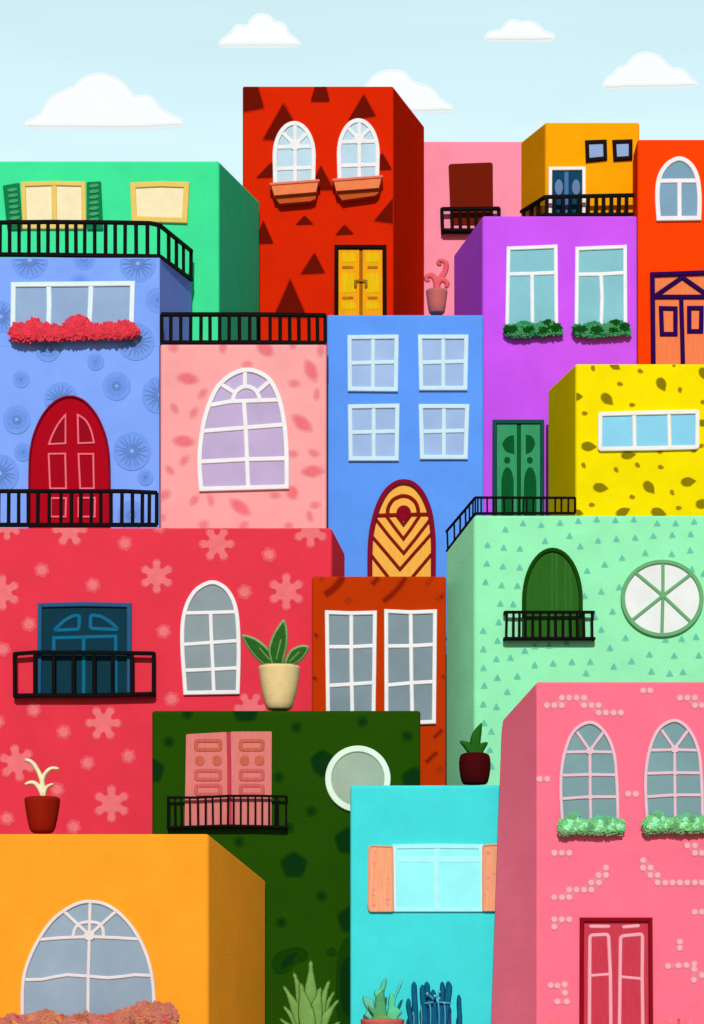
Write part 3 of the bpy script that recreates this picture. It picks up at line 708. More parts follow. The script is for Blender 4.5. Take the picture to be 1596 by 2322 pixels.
d = MB(); d.stroke(t('G', 1448,470, 1455,700, 1462,1000), 9.8, Y, 0.07, 0, ln); part(d, 'door_post', do)
for a in (t('G', 1320,535, 1412,537, 1412,700, 1326,700), t('G', 1500,534, 1578,534, 1575,682, 1500,682)):
    d = MB(); d.stroke(a, 10, Y, 0.06, 0, ln, closed=True); part(d, 'door_panel', do)

# ================================================================== OCHRE HOUSE
Y = 14.0
h = house('amber_house', 'small amber house with two black framed windows and a blue door', Y, 1236, 1450)
w = MB(); wall_block(w, mat('plaster', 'faa80a'), Y, 1.6, 1236.5, 1450, 277, left=(1180.5, 322)); part(w, 'wall', h)
bk = mat('iron', '1a0d0e'); pm = mat('glass', '8facd3')
window(h, t('C', 848,912, 962,908, 965,1014, 852,1026), [], Y, bk, pm, 8.5)
window(h, t('C', 1022,910, 1126,906, 1126,1012, 1028,1018), [], Y, bk, pm, 8.5)
d = MB(); d.plate(t('C', 612,1082, 830,1082, 830,1400, 612,1400), Y, 0.02, 0, mat('wood', '4b74a3')); do = part(d, 'door', h)
d = MB(); d.stroke(t('C', 612,1410, 614,1083, 828,1081, 828,1410), 8, Y, 0.08, 0, mat('paint', 'fdf4e4')); part(d, 'door_frame', do)
for x0, x1, cx in ((624, 704, 668), (730, 818, 778)):
    d = MB(); d.plate(t('C', x0,1093, x1,1093, x1,1400, x0,1400), Y, 0.04, 0, mat('wood', '12455b')); lf = part(d, 'door_leaf', do)
    c = t1('C', cx, 1200); d = MB(); d.plate(ell(c[0], c[1], 9, 17.5), Y, 0.05, 0, mat('glass', '5c79a3')); part(d, 'door_light', lf)
yr = 13.72
c = [t1('C', 430, 1352), t1('C', 582, 1258), t1('C', 1168, 1246)]
railing(h, 'balcony', [(*c[0], Y+1.55), (*c[1], yr), (*c[2], yr)], [(c[0][0], t1('C', 0, 1420)[1], Y+1.55), (c[1][0], t1('C', 0, 1372)[1], yr), (c[2][0], t1('C', 0, 1368)[1], yr)],
    [(0, x) for x in (0.12, 0.42, 0.72)] + fr((592,642,695,741,798,857,908,954,1006,1053,1101,1163), 582, 1168, 1), 7.5, 8.5, btw=7)

# ================================================================== RED HOUSE
Y = 15.0
h = house('red_tower_house', 'tall scarlet house with dark triangles and a golden double door', Y, 550, 892)
w = MB(); wall_block(w, mat('plaster', 'dd2801'), Y, 5.0, 550, 892, 195.5, right=(962, 286))
tm = mat('stencil', '6c1201'); th = mat('stencil', 'b82008')
rcl = lambda p: clip(p, 551.5, 197, 890.5, 9e9)
for k, a in (('B', (100,540, 205,540, 248,690, 100,718)), ('B', (580,535, 640,535, 668,650, 548,650)), ('B', (372,662, 452,800, 345,898, 244,890)), ('B', (886,604, 962,742, 786,770)), ('B', (292,1040, 400,1130, 200,1138)), ('B', (612,1058, 694,1214, 540,1214)),
             ('B', (1003,975, 1066,1084, 940,1090)), ('B', (508,1374, 566,1434, 450,1438)), ('B', (762,1434, 824,1496, 702,1504)), ('B', (244,1408, 310,1556, 190,1556)), ('B', (1095,1240, 952,1410, 1095,1430)), ('E', (1050,18, 1116,148, 962,156)), ('E', (895,188, 1000,430, 790,430))):
    p = t(k, *a)
    c = Vector((sum(q[0] for q in p)/len(p), sum(q[1] for q in p)/len(p)))
    big = [(c.x+(q[0]-c.x)*1.13, c.y+(q[1]-c.y)*1.13) for q in p]
    w.sheet(rcl(rnd(big, 7)), Y, LIFT, th); w.sheet(rcl(rnd(p, 5)), Y, LIFT*2.5, tm)
part(w, 'wall', h)
fm = mat('paint', 'f1efec'); pm = mat('glass', 'b7d4e1')
for a, hb, vx, hubp in (((318, 566, 792, 1000, 1200), (945, 1080), 448, (447, 930)), ((728, 974, 774, 985, 1178), (912, 1060), 857, (856, 892))):
    l, r_ = t1('B', a[0], 0)[0], t1('B', a[1], 0)[0]; T_ = lambda y_: t1('B', 0, y_)[1]
    o_ = arch(l, r_, T_(a[2]), T_(a[3]), T_(a[4]), l+1.5, r_-1.5)
    hc = t1('B', *hubp); bars = [[(l, T_(hb[0])), (r_, T_(hb[0])-2)], [(l, T_(hb[1])+1), (r_, T_(hb[1])-2)], [(t1('B', vx, 0)[0], T_(a[2])), (t1('B', vx, 0)[0], T_(a[4]))]]
    bars += [[hc, (hc[0]-27, hc[1]-27)], [hc, (hc[0]+27, hc[1]-27)]]
    window(h, o_, bars, Y, fm, pm, 10, bw=9, hubs=[(hc[0], hc[1]+1, 12), (t1('B', vx, 0)[0], T_(hb[1]), 6)])
for up, lo in (((296,1206, 598,1184, 582,1254, 318,1276), (320,1277, 581,1255, 580,1288, 545,1303, 350,1319)), ((694,1180, 999,1158, 981,1228, 712,1248), (714,1249, 983,1231, 978,1252, 955,1268, 748,1297))):
    d = MB(); d.plate(t('B', *up), Y, 0.3, 0, mat('clay', 'f18450')); so = part(d, 'window_box', h)
    d = MB(); d.plate(t('B', *lo), Y, 0.2, 0, mat('clay', 'c55522')); part(d, 'bracket', so)
    b = t('B', *up); d = MB(); d.stroke([b[0], b[1]], 6, Y, 0.325, 0, mat('clay', 'ee8062')); part(d, 'box_rim', so)
d = MB(); d.plate(t('E', 1190,-12, 1500,-12, 1500,460, 1190,460), Y, 0.02, 0, mat('wood', 'a2690b')); do = part(d, 'door', h)
d = MB(); d.stroke(t('E', 1189,460, 1191,-13, 1496,-13, 1498,460), 9.5, Y, 0.09, 0, mat('iron', '1c0806')); part(d, 'door_frame', do)
for x0, x1, xs_ in ((1204, 1336, (1235, 1290)), (1358, 1486, (1397, 1445))):
    d = MB(); d.plate(t('E', x0,2, x1,2, x1,460, x0,460), Y, 0.05, 0, mat('wood', 'fba614')); lf = part(d, 'door_leaf', do)
    for y0, y1 in ((20, 85), (150, 280), (335, 385)):
        d = MB(); d.plate(smooth(rnd(t('E', x0+20,y0, x1-28,y0+4, x1-22,y1-6, x0+22,y1), 5), 2, True), Y, 0.056, 0, mat('wood', 'ecc012')); part(d, 'door_panel', lf)
    for yy in (115, 310):
        d = MB(); d.stroke(t('E', xs_[0],yy, xs_[1],yy), 6.5, Y, 0.065, 0, mat('iron', 'a87e10')); part(d, 'door_bar', lf)
for a in ((1311,240, 1313,205, 1338,203), (1380,240, 1378,205, 1354,203)):
    d = MB(); d.stroke(t('E', *a), 6.5, Y, 0.085, -0.04, mat('iron', '9a6c14')); part(d, 'handle', do)

# ================================================================== LIGHT PINK HOUSE
Y = 20.5
h = house('rose_house', 'plain rose pink house half hidden behind taller ones, with one brown shuttered opening', Y, 940, 1200)
w = MB(); wall_block(w, mat('plaster', 'fd96ab'), Y, 2.0, 900, 1215, 320); part(w, 'wall', h)
d = MB(); d.plate(rnd([(1016.5, 373), (1060, 371), (1117, 369), (1118, 510), (1022, 510)], 7), Y, 0.03, 0, mat('wood', '721b04')); part(d, 'door', h)
yr = Y - 0.2
railing(h, 'balcony', [(1002, 474, yr), (1131, 473, yr)], [(1004, 522, yr), (1131, 522, yr)], [(0, x) for x in (0, 0.17, 0.32, 0.46, 0.6, 0.74, 0.87, 1)], 8, 7, btw=7.5, returns=0.2)

# ================================================================== PLANTS
def single(mb, name, label, cat, loc, group=None):
    o = mb.build(name); o.location = loc
    for v in o.data.vertices: v.co -= Vector(loc)
    o['label'] = label; o['category'] = cat
    if group: o['group'] = group
    return o
def foliage(outline, y, thick, rad, core, spots, leaves, mats, size, tilt=1.0):
    """lumpy planting: a core and many small leaves over its surface; spots: (u, v, ru, rv, material)"""
    mb = MB()
    mb.inflate(outline, y, thick*0.8, rad, core)
    us = [p[0] for p in outline]; vs = [p[1] for p in outline]; f = unit(y); n = 0; k = len(outline)
    while n < leaves:
        u, v = random.uniform(min(us)-2, max(us)+2), random.uniform(min(vs)-2, max(vs)+2)
        if not inside(u, v, outline): continue
        d = min(math.hypot(u-a, v-b) for a, b in outline); q = min(1, d/rad)
        m = None
        for su, sv, ru, rv, sm_ in spots:
            if ((u-su)/ru)**2 + ((v-sv)/rv)**2 < 1: m = sm_
        m = m or random.choice(mats)
        p = W(u, v, y); p.y = y - thick*math.sqrt(max(0, 1-(1-q)**2)) - random.uniform(0, 0.03*tilt)
        a = random.uniform(0, 6.28); s_ = size*f*random.uniform(0.7, 1.25)
        nrm = Vector((tilt*random.uniform(-.35, .35), -1, tilt*random.uniform(-.1, .5))).normalized()
        ax = nrm.cross(Vector((math.cos(a), 0.2, math.sin(a)))).normalized(); ay = nrm.cross(ax)
        mid = nrm*s_*0.12
        vv = [mb.bm.verts.new(p + ax*x*s_ + ay*z*s_ + (mid if abs(z) < .1 else Vector())) for x, z in ((-.5, 0), (-.15, .3), (.25, .22), (.55, 0), (.25, -.22), (-.15, -.3))]
        mb.face(vv[:4], m); mb.face([vv[0], vv[3], vv[4], vv[5]], m)
        n += 1
    return mb

# green window plants on the violet house
SG = 'plants growing under the windows'
cg = [mat('leaf', '469560'), mat('leaf', '3e9e6a'), mat('leaf', '4a9258')]; dk = mat('leaf', '124e14')
for dx, lab in ((0, 'dark spotted green plant under the left tall window of the violet house'), (438, 'dark spotted green plant under the right tall window of the violet house')):
    q = lambda *c: [t1('G', c[i]+(dx if i % 2 == 0 else 0), c[i+1]) for i in range(0, len(c), 2)]
    o_ = smooth(q(316,680, 330,640, 375,645, 410,632, 450,622, 500,638, 545,630, 590,612, 640,625, 675,645, 692,680, 680,706, 600,712, 500,720, 420,724, 340,712), 4, True)
    sp = [(*q(x, y_)[0], a*TU, b*TU, dk) for x, y_, a, b in ((330,678,15,24),(375,675,36,22),(472,678,40,24),(572,680,34,16),(590,632,28,20),(645,662,36,26))]
    sp += [(*q(450,640)[0], 30*TU, 12*TU, mat('leaf', '2a8c58')), (*q(500,695)[0], 18*TU, 10*TU, mat('leaf', '2a8c58'))]
    mb = foliage(o_, 11.0-0.07, 0.12, 12, mat('leaf', '45935c'), sp, 520, cg, 9, tilt=0.6); c = W(*q(505,715)[0], 10.8)
    single(mb, 'window_plant', lab, 'plant', c, SG)
# light green flowering plants on the salmon pink house
cg = [mat('leaf', '7bd07d'), mat('leaf', '74c878'), mat('leaf', '82d488')]; lt = mat('leaf', 'a6f6bc'); md = mat('leaf', '6cad72'); tp = mat('leaf', '6abf8c'); bt = mat('leaf', '86aa72')
for dx, dy, lab in ((0, 0, 'pale green plant with white-green blossom under the left arched window of the salmon house'), (540, -12, 'pale green plant under the arched window at the right edge of the salmon house')):
    q = lambda *c: [t1('O', c[i]+dx, c[i+1]+dy) for i in range(0, len(c), 2)]
    o_ = smooth(q(662,970, 670,935, 705,915, 735,888, 770,882, 795,895, 805,922, 850,930, 890,910, 940,898, 990,908, 1040,918, 1075,930, 1086,965, 1070,1005, 1000,1018, 900,1022, 800,1018, 740,1022, 700,1032, 672,1015), 4, True)
    sp = [(*q(x, y_)[0], a*TU, b*TU, m_) for x, y_, a, b, m_ in ((760,905,50,26,tp),(940,912,110,22,tp),(700,1015,60,22,bt),(880,1012,180,14,bt),(860,978,28,26,md),(970,935,16,22,md),(748,912,20,18,md),
        (738,950,18,26,lt),(715,975,22,16,lt),(784,932,12,16,lt),(803,975,15,14,lt),(842,962,12,10,lt),(928,950,18,28,lt),(905,978,14,12,lt),(1008,948,12,20,lt),(995,980,14,12,lt),(1050,968,22,14,lt),(768,985,8,8,lt),(820,955,8,8,lt))]
    mb = foliage(o_, -0.06, 0.12, 14, mat('leaf', '6fbf74'), sp, 1100, cg, 9, tilt=0.6); c = W(*q(875,1022)[0], -0.15)
    single(mb, 'window_plant', lab, 'plant', c, SG)
# red flower bed under the dandelion house window
o_ = smooth(t('D', 62,1015, 74,972, 110,955, 165,965, 195,935, 232,925, 270,955, 320,955, 375,975, 415,955, 455,920, 500,908, 550,925, 590,955, 640,960, 690,948, 740,958, 800,938, 845,958, 880,988, 888,1015, 868,1038, 800,1050, 600,1054, 400,1060, 200,1068, 110,1066, 74,1046), 4, True)
rd = [mat('leaf', 'e83e4e'), mat('leaf', 'e43848'), mat('leaf', 'ea4452')]; ed = mat('leaf', 'd2465a')
sp = [(*t1('D', x, y_), 26*TU, 14*TU, ed) for x, y_ in ((100,955),(165,965),(330,965),(385,980),(600,960),(680,955),(820,950),(90,1068),(250,1070),(450,1066),(650,1058),(820,1050),(560,935),(440,945))]
mb = foliage(o_, 7.5-0.09, 0.15, 14, mat('leaf', 'd63a4a'), sp, 1000, rd, 13, tilt=0.25)
single(mb, 'flower_bed', 'mass of bright red flowers under the wide window of the periwinkle house', 'flowers', W(*t1('D', 475,1070), 7.3), SG)
# rust coloured shrub, bottom left corner
o_ = smooth(t('P', -40,1640, 0,1590, 50,1545, 100,1532, 150,1548, 220,1535, 300,1515, 360,1530, 420,1552, 490,1540, 560,1528, 640,1548, 720,1535, 800,1508, 860,1478, 930,1462, 1000,1470, 1060,1460, 1105,1485, 1135,1540, 1150,1640), 3) + t('P', 1150,1800, -40,1800)
cr = [mat('leaf', 'c07460'), mat('leaf', 'd07068'), mat('leaf', 'cc7c58')]
sp = []
for i in range(46):
    c = t1('P', random.uniform(-20, 1140), random.uniform(1500, 1640)); sp.append((c[0], c[1], random.uniform(4, 11), random.uniform(3, 9), random.choice((mat('leaf', 'ca845a'), mat('leaf', 'cf6055'), mat('leaf', 'a85c48'), mat('leaf', 'd98a58')))))
mb = foliage(o_, -0.5, 0.4, 24, mat('leaf', 'c06c58'), sp, 2400, cr, 17, tilt=0.6)
single(mb, 'rust_shrub', 'rust coloured bushy shrub in front of the wide arched window of the orange house', 'shrub', (W(*t1('P', 560,1800), -0.5).x, -0.5, 0))

PG_ = 'pot plants set out on roofs and along the street'
def leaf_part(outline, y, parent, m, thick=0.06, rad=7, pick=None, lean=None, name='leaf'):
    mb = MB(); mb.inflate(outline, y, thick, rad, m, pick=pick, lean=lean); return part(mb, name, parent)
def frond(pts, w0, w1):            # tapered curved leaf outline
    P = [Vector(p) for p in smooth(pts, 5)]; n = len(P); L, Q = [], []
    for i in range(n):
        d = (P[min(i+1, n-1)]-P[max(i-1, 0)]).normalized(); o = Vector((-d.y, d.x)); k = i/(n-1)
        w_ = (w0 + (w1-w0)*k)/2
        L.append(tuple(P[i]+o*w_)); Q.append(tuple(P[i]-o*w_))
    d = (P[-1]-P[-2]).normalized(); o = Vector((-d.y, d.x)); c = P[-1]
    cap = [tuple(c + o*w1/2*math.cos(a) + d*w1/2*math.sin(a)) for a in (R(45), R(90), R(135))]
    return L + cap + Q[::-1]

# agave in a cream pot on the dark green roof
Y = 3.35; c = t1('I', 828, 1495)
p = thing('potted_plant', 'cream pot with three broad green leaves beside the arched window on the dark green roof', 'potted plant', W(*c, Y), PG_)
pot = mat('clay', 'f1d495'); vv = lambda y_: t1('I', 0, y_)[1]
mb = MB(); mb.lathe(t1('I', 825, 0)[0], Y, [(24, vv(1500)), (29, vv(1490)), (33, vv(1455)), (40, vv(1380)), (44.5, vv(1300)), (47, vv(1240)), (47.5, vv(1228)), (45, vv(1222)), (41, vv(1222)), (40, vv(1240))], pot); po = part(mb, 'pot', p)
mb = MB(); mb.lathe(t1('I', 825, 0)[0], Y, [(40.5, vv(1236)), (40.5, vv(1234))], mat('clay', '5a4636')); part(mb, 'soil', po)
for tipx, a in (('l', (780,1250, 720,1215, 660,1160, 610,1090, 588,1030, 640,1035, 700,1062, 755,1110, 790,1160, 815,1230)), ('r', (845,1240, 860,1190, 890,1130, 930,1102, 980,1090, 1018,1103, 1000,1150, 960,1195, 905,1225)), ('m', (790,1240, 762,1170, 757,1110, 780,1040, 815,980, 856,935, 878,980, 884,1050, 875,1120, 860,1180, 845,1240))):
    o_ = smooth(t('I', *a), 4, True); ga, gb, gc_ = mat('leaf', '88aa6e'), mat('leaf', '2f6a26'), mat('leaf', '74a052')
    rib = {'l': (700, 1110, 780, 1200), 'm': (838, 1060, 808, 1180), 'r': (955, 1135, 890, 1195)}[tipx]
    ra, rb = Vector(t1('I', *rib[:2])), Vector(t1('I', *rib[2:]))
    tipv = vv(1215)
    def pick(u, v, d, ra=ra, rb=rb):
        q, k = intersect_point_line(Vector((u, v, 0)), ra.to_3d(), rb.to_3d())
        if 0 < k < 1 and (q - Vector((u, v, 0))).length < 1.5: return gc_
        return gb if d > 5.2 and v < vv(1205) else ga
    c0_ = vv(1240)
    mb = MB(); mb.inflate(o_, Y - (0.05 if tipx == 'm' else 0), 0.05, 9, ga, spacing=1.3, pick=pick, lean=lambda u, v, c0_=c0_: -0.0022*(c0_-v)); part(mb, 'leaf', p)
# cream branches in a red pot on the orange roof
Y = 0.55; vv = lambda y_: t1('L', 0, y_)[1]; uc = t1('L', 270, 0)[0]
p = thing('potted_plant', 'dark red pot with cream curling leaves standing on the orange roof', 'potted plant', W(uc, t1('P', 0, 378)[1], Y), PG_)
pv = lambda y_: t1('P', 0, y_)[1]
mb = MB(); mb.lathe(uc, Y, [(19, pv(379)), (25, pv(370)), (29.5, pv(345)), (34, pv(290)), (38, pv(220)), (40, pv(175)), (40, pv(160)), (37, pv(150)), (32, pv(147)), (30, pv(155))], mat('clay', '931c0c')); po = part(mb, 'pot', p)
cm_ = mat('leaf', 'fae8b8')
for a, w0, w1 in (((278,1415, 272,1340, 258,1285, 225,1220, 195,1190, 168,1182), 13, 9), ((268,1400, 272,1310, 295,1260, 330,1235, 368,1237), 12, 8), ((280,1415, 258,1370, 230,1335, 200,1325, 168,1334), 14, 8.5), ((270,1415, 285,1375, 305,1350, 335,1336), 15, 6)):
    leaf_part(frond(t('L', *a), w0, w1), Y, p, cm_, 0.045, 5)
# pink curling plant on the sky blue roof
Y = 8.75; vv = lambda y_: t1('F', 0, y_)[1]; uc = t1('F', 873, 0)[0]
p = thing('potted_plant', 'dusty rose pot with a coral curling plant on the sky blue roof', 'potted plant', W(uc, vv(405), Y), PG_)
mb = MB(); mb.lathe(uc, Y, [(15, vv(408)), (18, vv(398)), (21.5, vv(340)), (24, vv(280)), (24.8, vv(264)), (23.5, vv(260)), (21, vv(260)), (20, vv(266))], mat('clay', 'c96c66')); part(mb, 'pot', p)
cm_, c2_ = mat('leaf', 'ea6068'), mat('leaf', 'f17a7e')
qs = lambda *c: [((1680+c[i]*.12056)/1.764411, (1000+c[i+1]*.12056)/1.764411) for i in range(0, len(c), 2)]
ed_ = lambda u, v, d: c2_ if d < 1.3 else cm_
for k, (a, w0, w1) in enumerate(((qs(560,1350, 570,1120, 690,930, 810,760, 865,600, 860,450, 770,370, 660,370, 610,450, 660,490), 15, 9), (qs(560,1300, 520,1020, 430,880, 330,850, 240,890, 215,980, 260,1010), 15, 10.5),
        (qs(560,1320, 590,1120, 720,990, 840,1040, 905,1120, 880,1215), 15, 10))):
    leaf_part(frond(a, w0, w1), Y - 0.012*k, p, cm_, 0.035, 6, pick=ed_)
# maroon pot on the turquoise roof
Y = 2.05; vv = lambda y_: t1('O', 0, y_)[1]; uc = t1('O', 133, 0)[0]
p = thing('potted_plant', 'rounded maroon pot with three dark green leaves on the turquoise roof', 'potted plant', W(uc, vv(695), Y), PG_)
mb = MB(); mb.lathe(uc, Y, [(26, vv(697)), (29.5, vv(685)), (33, vv(650)), (35.5, vv(600)), (36, vv(560)), (34.5, vv(525)), (31, vv(507)), (24, vv(499)), (20, vv(499)), (18, vv(506))], mat('clay', '47090c')); part(mb, 'pot', p)
gl = mat('leaf', '27661c')
for a in ((85,520, 100,470, 102,420, 115,375, 140,340, 175,308, 176,360, 170,420, 168,460, 170,510), (110,515, 85,495, 60,462, 36,430, 48,420, 80,425, 110,438, 125,470), (130,515, 150,450, 175,435, 200,428, 216,436, 205,460, 188,490, 180,515)):
    leaf_part(smooth(t('O', *a), 4, True), Y, p, gl, 0.06, 7, lean=lambda u, v: -0.001*(vv(515)-v))
# spiky aloe on the street
Y = 1.2; vv = lambda y_: t1('Q', 0, y_)[1]
p = thing('aloe_plant', 'large spiky light green aloe between the orange and the turquoise house', 'plant', (W(*t1('Q', 545,1800), Y).x, Y, 0))
ga, gb = mat('leaf', '77a24f'), mat('leaf', '588a3c'); gh = mat('leaf', '8cb06c')
base = (545, 1790)
for i, (tx, ty, w_) in enumerate(((548,1185,105),(438,1262,95),(668,1315,95),(370,1348,90),(728,1438,80),(700,1385,80),(370,1478,80),(345,1560,75),(738,1580,75),(480,1330,110),(610,1360,110),(330,1690,80),(760,1700,80))):
    dx, dy = tx-base[0], ty-base[1]; L = math.hypot(dx, dy); nx, ny = -dy/L, dx/L; bow = dx*0.16
    pts = []
    for k, ww in ((0, .45), (.25, .8), (.5, 1), (.68, .8), (.85, .4), (.96, .3)):
        pts.append((base[0]+dx*k+nx*w_*ww/2 - bow*math.sin(k*3.14), base[1]+dy*k+ny*w_*ww/2))
    back = [(base[0]+dx*k-nx*w_*ww/2 - bow*math.sin(k*3.14), base[1]+dy*k-ny*w_*ww/2) for k, ww in ((.96, .3), (.85, .4), (.68, .8), (.5, 1), (.25, .8), (0, .45))]
    o_ = smooth([t1('Q', *q) for q in pts], 3) + [t1('Q', tx, ty)] + smooth([t1('Q', *q) for q in back], 3)
    leaf_part(o_, Y - 0.02*(i % 5) - (0.12 if i > 8 else 0), p, ga, 0.05, 9, pick=lambda u, v, d: gb if d < 1.7 else ga, lean=lambda u, v, a=(0.05 if i < 9 else -0.1): a*0)
# potted plant and blue reeds before the turquoise house
Y = 0.95; uc = t1('Q', 1005, 0)[0]
p = thing('potted_plant', 'coral pot with fresh green pointed leaves standing in front of the turquoise house', 'potted plant', (W(uc, 2300, Y).x, Y, 0), PG_)
z0 = lambda v: v
mb = MB(); mb.lathe(uc, Y, [(36, 2374), (40, 2368), (45, 2345), (48, vv(1600)), (50, vv(1580)), (50, vv(1568)), (46, vv(1562)), (43, vv(1570))], mat('clay', 'cb625b'), wob=0.4); part(mb, 'pot', p)
for a, m_ in (((930,1580, 945,1545, 920,1510, 910,1475, 940,1495, 955,1500, 958,1440, 975,1410, 1000,1390, 1010,1375, 1020,1420, 1030,1500, 1038,1560, 1045,1590), '55a26a'),
              ((1000,1590, 1030,1540, 1040,1480, 1045,1420, 1070,1400, 1085,1440, 1080,1480, 1100,1490, 1130,1520, 1110,1550, 1080,1590), '5fcf98'), ((950,1590, 890,1545, 905,1510, 882,1460, 880,1415, 920,1430, 950,1440, 960,1500, 985,1590), '6ac6a6'),
              ((985,1560, 965,1460, 950,1390, 985,1370, 1000,1330, 1030,1300, 1030,1350, 1015,1420, 1030,1560), '60c99a'), ((1040,1560, 1060,1480, 1085,1400, 1115,1330, 1135,1318, 1120,1370, 1090,1440, 1070,1570), '5bd3c0'), ((925,1590, 960,1550, 1000,1535, 1045,1550, 1075,1590), '74a352')):
    k = {'55a26a': 0.0, '74a352': -0.06}.get(m_, 0.12)
    leaf_part(smooth(t('Q', *a), 3, True), Y - 0.1 + k, p, mat('leaf', m_), 0.05, 6)
p = thing('reed_plant', 'clump of dark blue upright reeds with small pale flowers by the turquoise wall', 'plant', (W(*t1('Q', 1330,1800), Y).x, Y, 0))
rb = mat('leaf', '0f5f80'); rp = mat('leaf', '2c5084'); rl = mat('leaf', '5aa9c8')
for i, (bx, tx, ty, w_) in enumerate(((1190,1172,1432,34),(1218,1208,1325,38),(1500,1494,1408,32),(1280,1262,1345,40),(1300,1290,1325,42),(1345,1330,1375,40),(1375,1388,1325,36),(1400,1428,1322,44),(1425,1415,1400,44),(1330,1310,1420,40),(1380,1365,1450,40))):
    o_ = smooth(t('Q', bx-w_/2,1800, bx-w_*.52,1600, tx-w_/2,ty+60, tx-w_*.35,ty+12, tx,ty, tx+w_*.4,ty+22, tx+w_/2,ty+70, bx+w_*.5,1600, bx+w_*.45,1800), 3)
    leaf_part(o_, Y - 0.03*(i % 4), p, rp if i == 8 else rb, 0.05, 6, name='stem')
for a in ((1250,1480, 1256,1600), (1308,1470, 1312,1600), (1362,1460, 1366,1600), (1400,1470, 1405,1600), (1200,1520, 1206,1600), (1330,1440, 1290,1400), (1345,1430, 1375,1390), (1330,1455, 1275,1465), (1350,1455, 1440,1465)):
    q = [t1('Q', a[0], a[1]), t1('Q', (a[0]+a[2])/2+3, (a[1]+a[3])/2), t1('Q', a[2], a[3])]
    leaf_part(frond(q, 4.5, 3), Y - 0.16, p, rl, 0.03, 3, name='flower_stalk')
for x, y_ in ((1290,1402),(1368,1392),(1368,1432),(1400,1462),(1340,1418)):
    mb = MB(); c = t1('Q', x, y_); mb.inflate([(c[0]+(4.2 if k % 2 else 2.4)*math.cos(R(36*k)), c[1]+(4.2 if k % 2 else 2.4)*math.sin(R(36*k))) for k in range(10)], Y-0.2, 0.03, 2.5, mat('leaf', '8fd0e6'), spacing=1.5); part(mb, 'flower', p)
# coral grass tufts at the foot of the salmon house
for cx, n, lab in ((640, 6, 'tuft of coral grass left of the red door of the salmon house'), (1430, 5, 'tuft of coral grass right of the red door of the salmon house')):
    mb = MB(); Y = -0.45
    for i in range(n):
        k = (i-(n-1)/2)/n*2; bx = cx + 40*k
        tx = cx + 110*k + random.uniform(-10, 10); ty = (1545 if cx < 1000 else 1530) + 50*abs(k) + random.uniform(-12, 12)
        mb.inflate(frond(t('R', bx,1850, (bx*2+tx)/3,1740, (bx+2*tx)/3,1650, tx,ty), 13, 4), Y - 0.02*(i % 3), 0.035, 5, mat('leaf', ('ec7678', 'f07f7d', 'e8766f')[i % 3]), spacing=4)
    single(mb, 'grass_tuft', lab, 'plant', (W(*t1('R', cx, 1830), Y).x, Y, 0), 'coral grass tufts')

# ================================================================== CLOUDS
cw, ce = mat('cloud', 'f8fbfc'), mat('cloud', 'e7f4f5')
def offset(poly, r):
    n = len(poly); area = sum(poly[i][0]*poly[(i+1) % n][1]-poly[(i+1) % n][0]*poly[i][1] for i in range(n)); sg = 1 if area > 0 else -1; o = []
    for i in range(n):
        d = Vector(poly[(i+1) % n]) - Vector(poly[i-1])
        if d.length < 1e-6: continue
        d.normalize(); o.append((poly[i][0]+d.y*r*sg, poly[i][1]-d.x*r*sg))
    return o
CL = [('A', (155,793, 230,762, 268,730, 300,672, 340,625, 400,595, 440,577, 480,560, 520,520, 570,494, 640,483, 700,494, 760,520, 800,560, 830,603, 852,624, 880,627, 930,622, 975,640, 1005,685, 1040,715, 1100,748, 1150,775, 1152,793, 1000,803, 800,810, 400,808, 230,806), 'largest white cloud over the emerald green house', 150),
      ('B', (-28,280, 20,240, 50,208, 70,180, 95,170, 138,178, 165,150, 190,116, 240,103, 285,118, 312,150, 355,155, 385,185, 396,220, 440,252, 462,275, 450,286, 200,287, 0,287), 'small white cloud highest in the sky, left of the middle', 165),
      ('B', (905,560, 930,525, 965,490, 1020,466, 1100,463, 1150,480, 1190,525, 1240,548, 1290,560, 1340,600, 1372,645, 1440,685, 1446,698, 1300,706, 1100,707, 900,707, 880,640), 'white cloud half hidden behind the scarlet tower house', 145),
      ('C', (210,240, 240,211, 300,202, 330,167, 378,140, 430,155, 480,148, 530,168, 575,211, 630,232, 632,246, 520,251, 400,252, 220,249), 'smallest low white cloud above the rose pink house', 170),
      ('C', (963,545, 985,507, 1025,484, 1055,440, 1100,432, 1132,390, 1180,356, 1240,347, 1300,366, 1350,410, 1390,447, 1440,450, 1485,480, 1508,512, 1546,530, 1500,543, 1250,550, 1100,551, 1010,558), 'white cloud over the vermilion house at the right edge', 155)]
for k, a, lab, Y in CL:
    o_ = smooth(t(k, *a), 3, True); c = W(sum(p[0] for p in o_)/len(o_), max(p[1] for p in o_), Y)
    p = thing('cloud', lab, 'cloud', c, 'white clouds in the sky')
    mb = MB(); mb.inflate(o_, Y, 0.04, 7, cw, spacing=3.2, back=22, rise=0.42, hard=True); part(mb, 'cloud_body', p)
    mb = MB(); mb.inflate(smooth(offset(o_[::3], 7.0), 2, True), Y + 0.035, 0.02, 4, ce, spacing=3.5, back=35, rise=0.42, hard=True); part(mb, 'mist_edge', p)

# ================================================================== LIGHT, SKY, CAMERA
ELEV, AZ = 33, -1.5
world = bpy.data.worlds.new('World'); SC.world = world; world.use_nodes = True
nt = world.node_tree; bg = nt.nodes['Background']
sky = nt.nodes.new('ShaderNodeTexSky'); sky.sky_type = 'NISHITA'; sky.sun_disc = False
sky.sun_elevation = R(ELEV); sky.sun_rotation = R(180 + AZ)
sky.air_density = 1.0; sky.dust_density = 1.0; sky.ozone_density = 1.0
nt.links.new(sky.outputs['Color'], bg.inputs['Color'])
bg.inputs['Strength'].default_value = 0.055
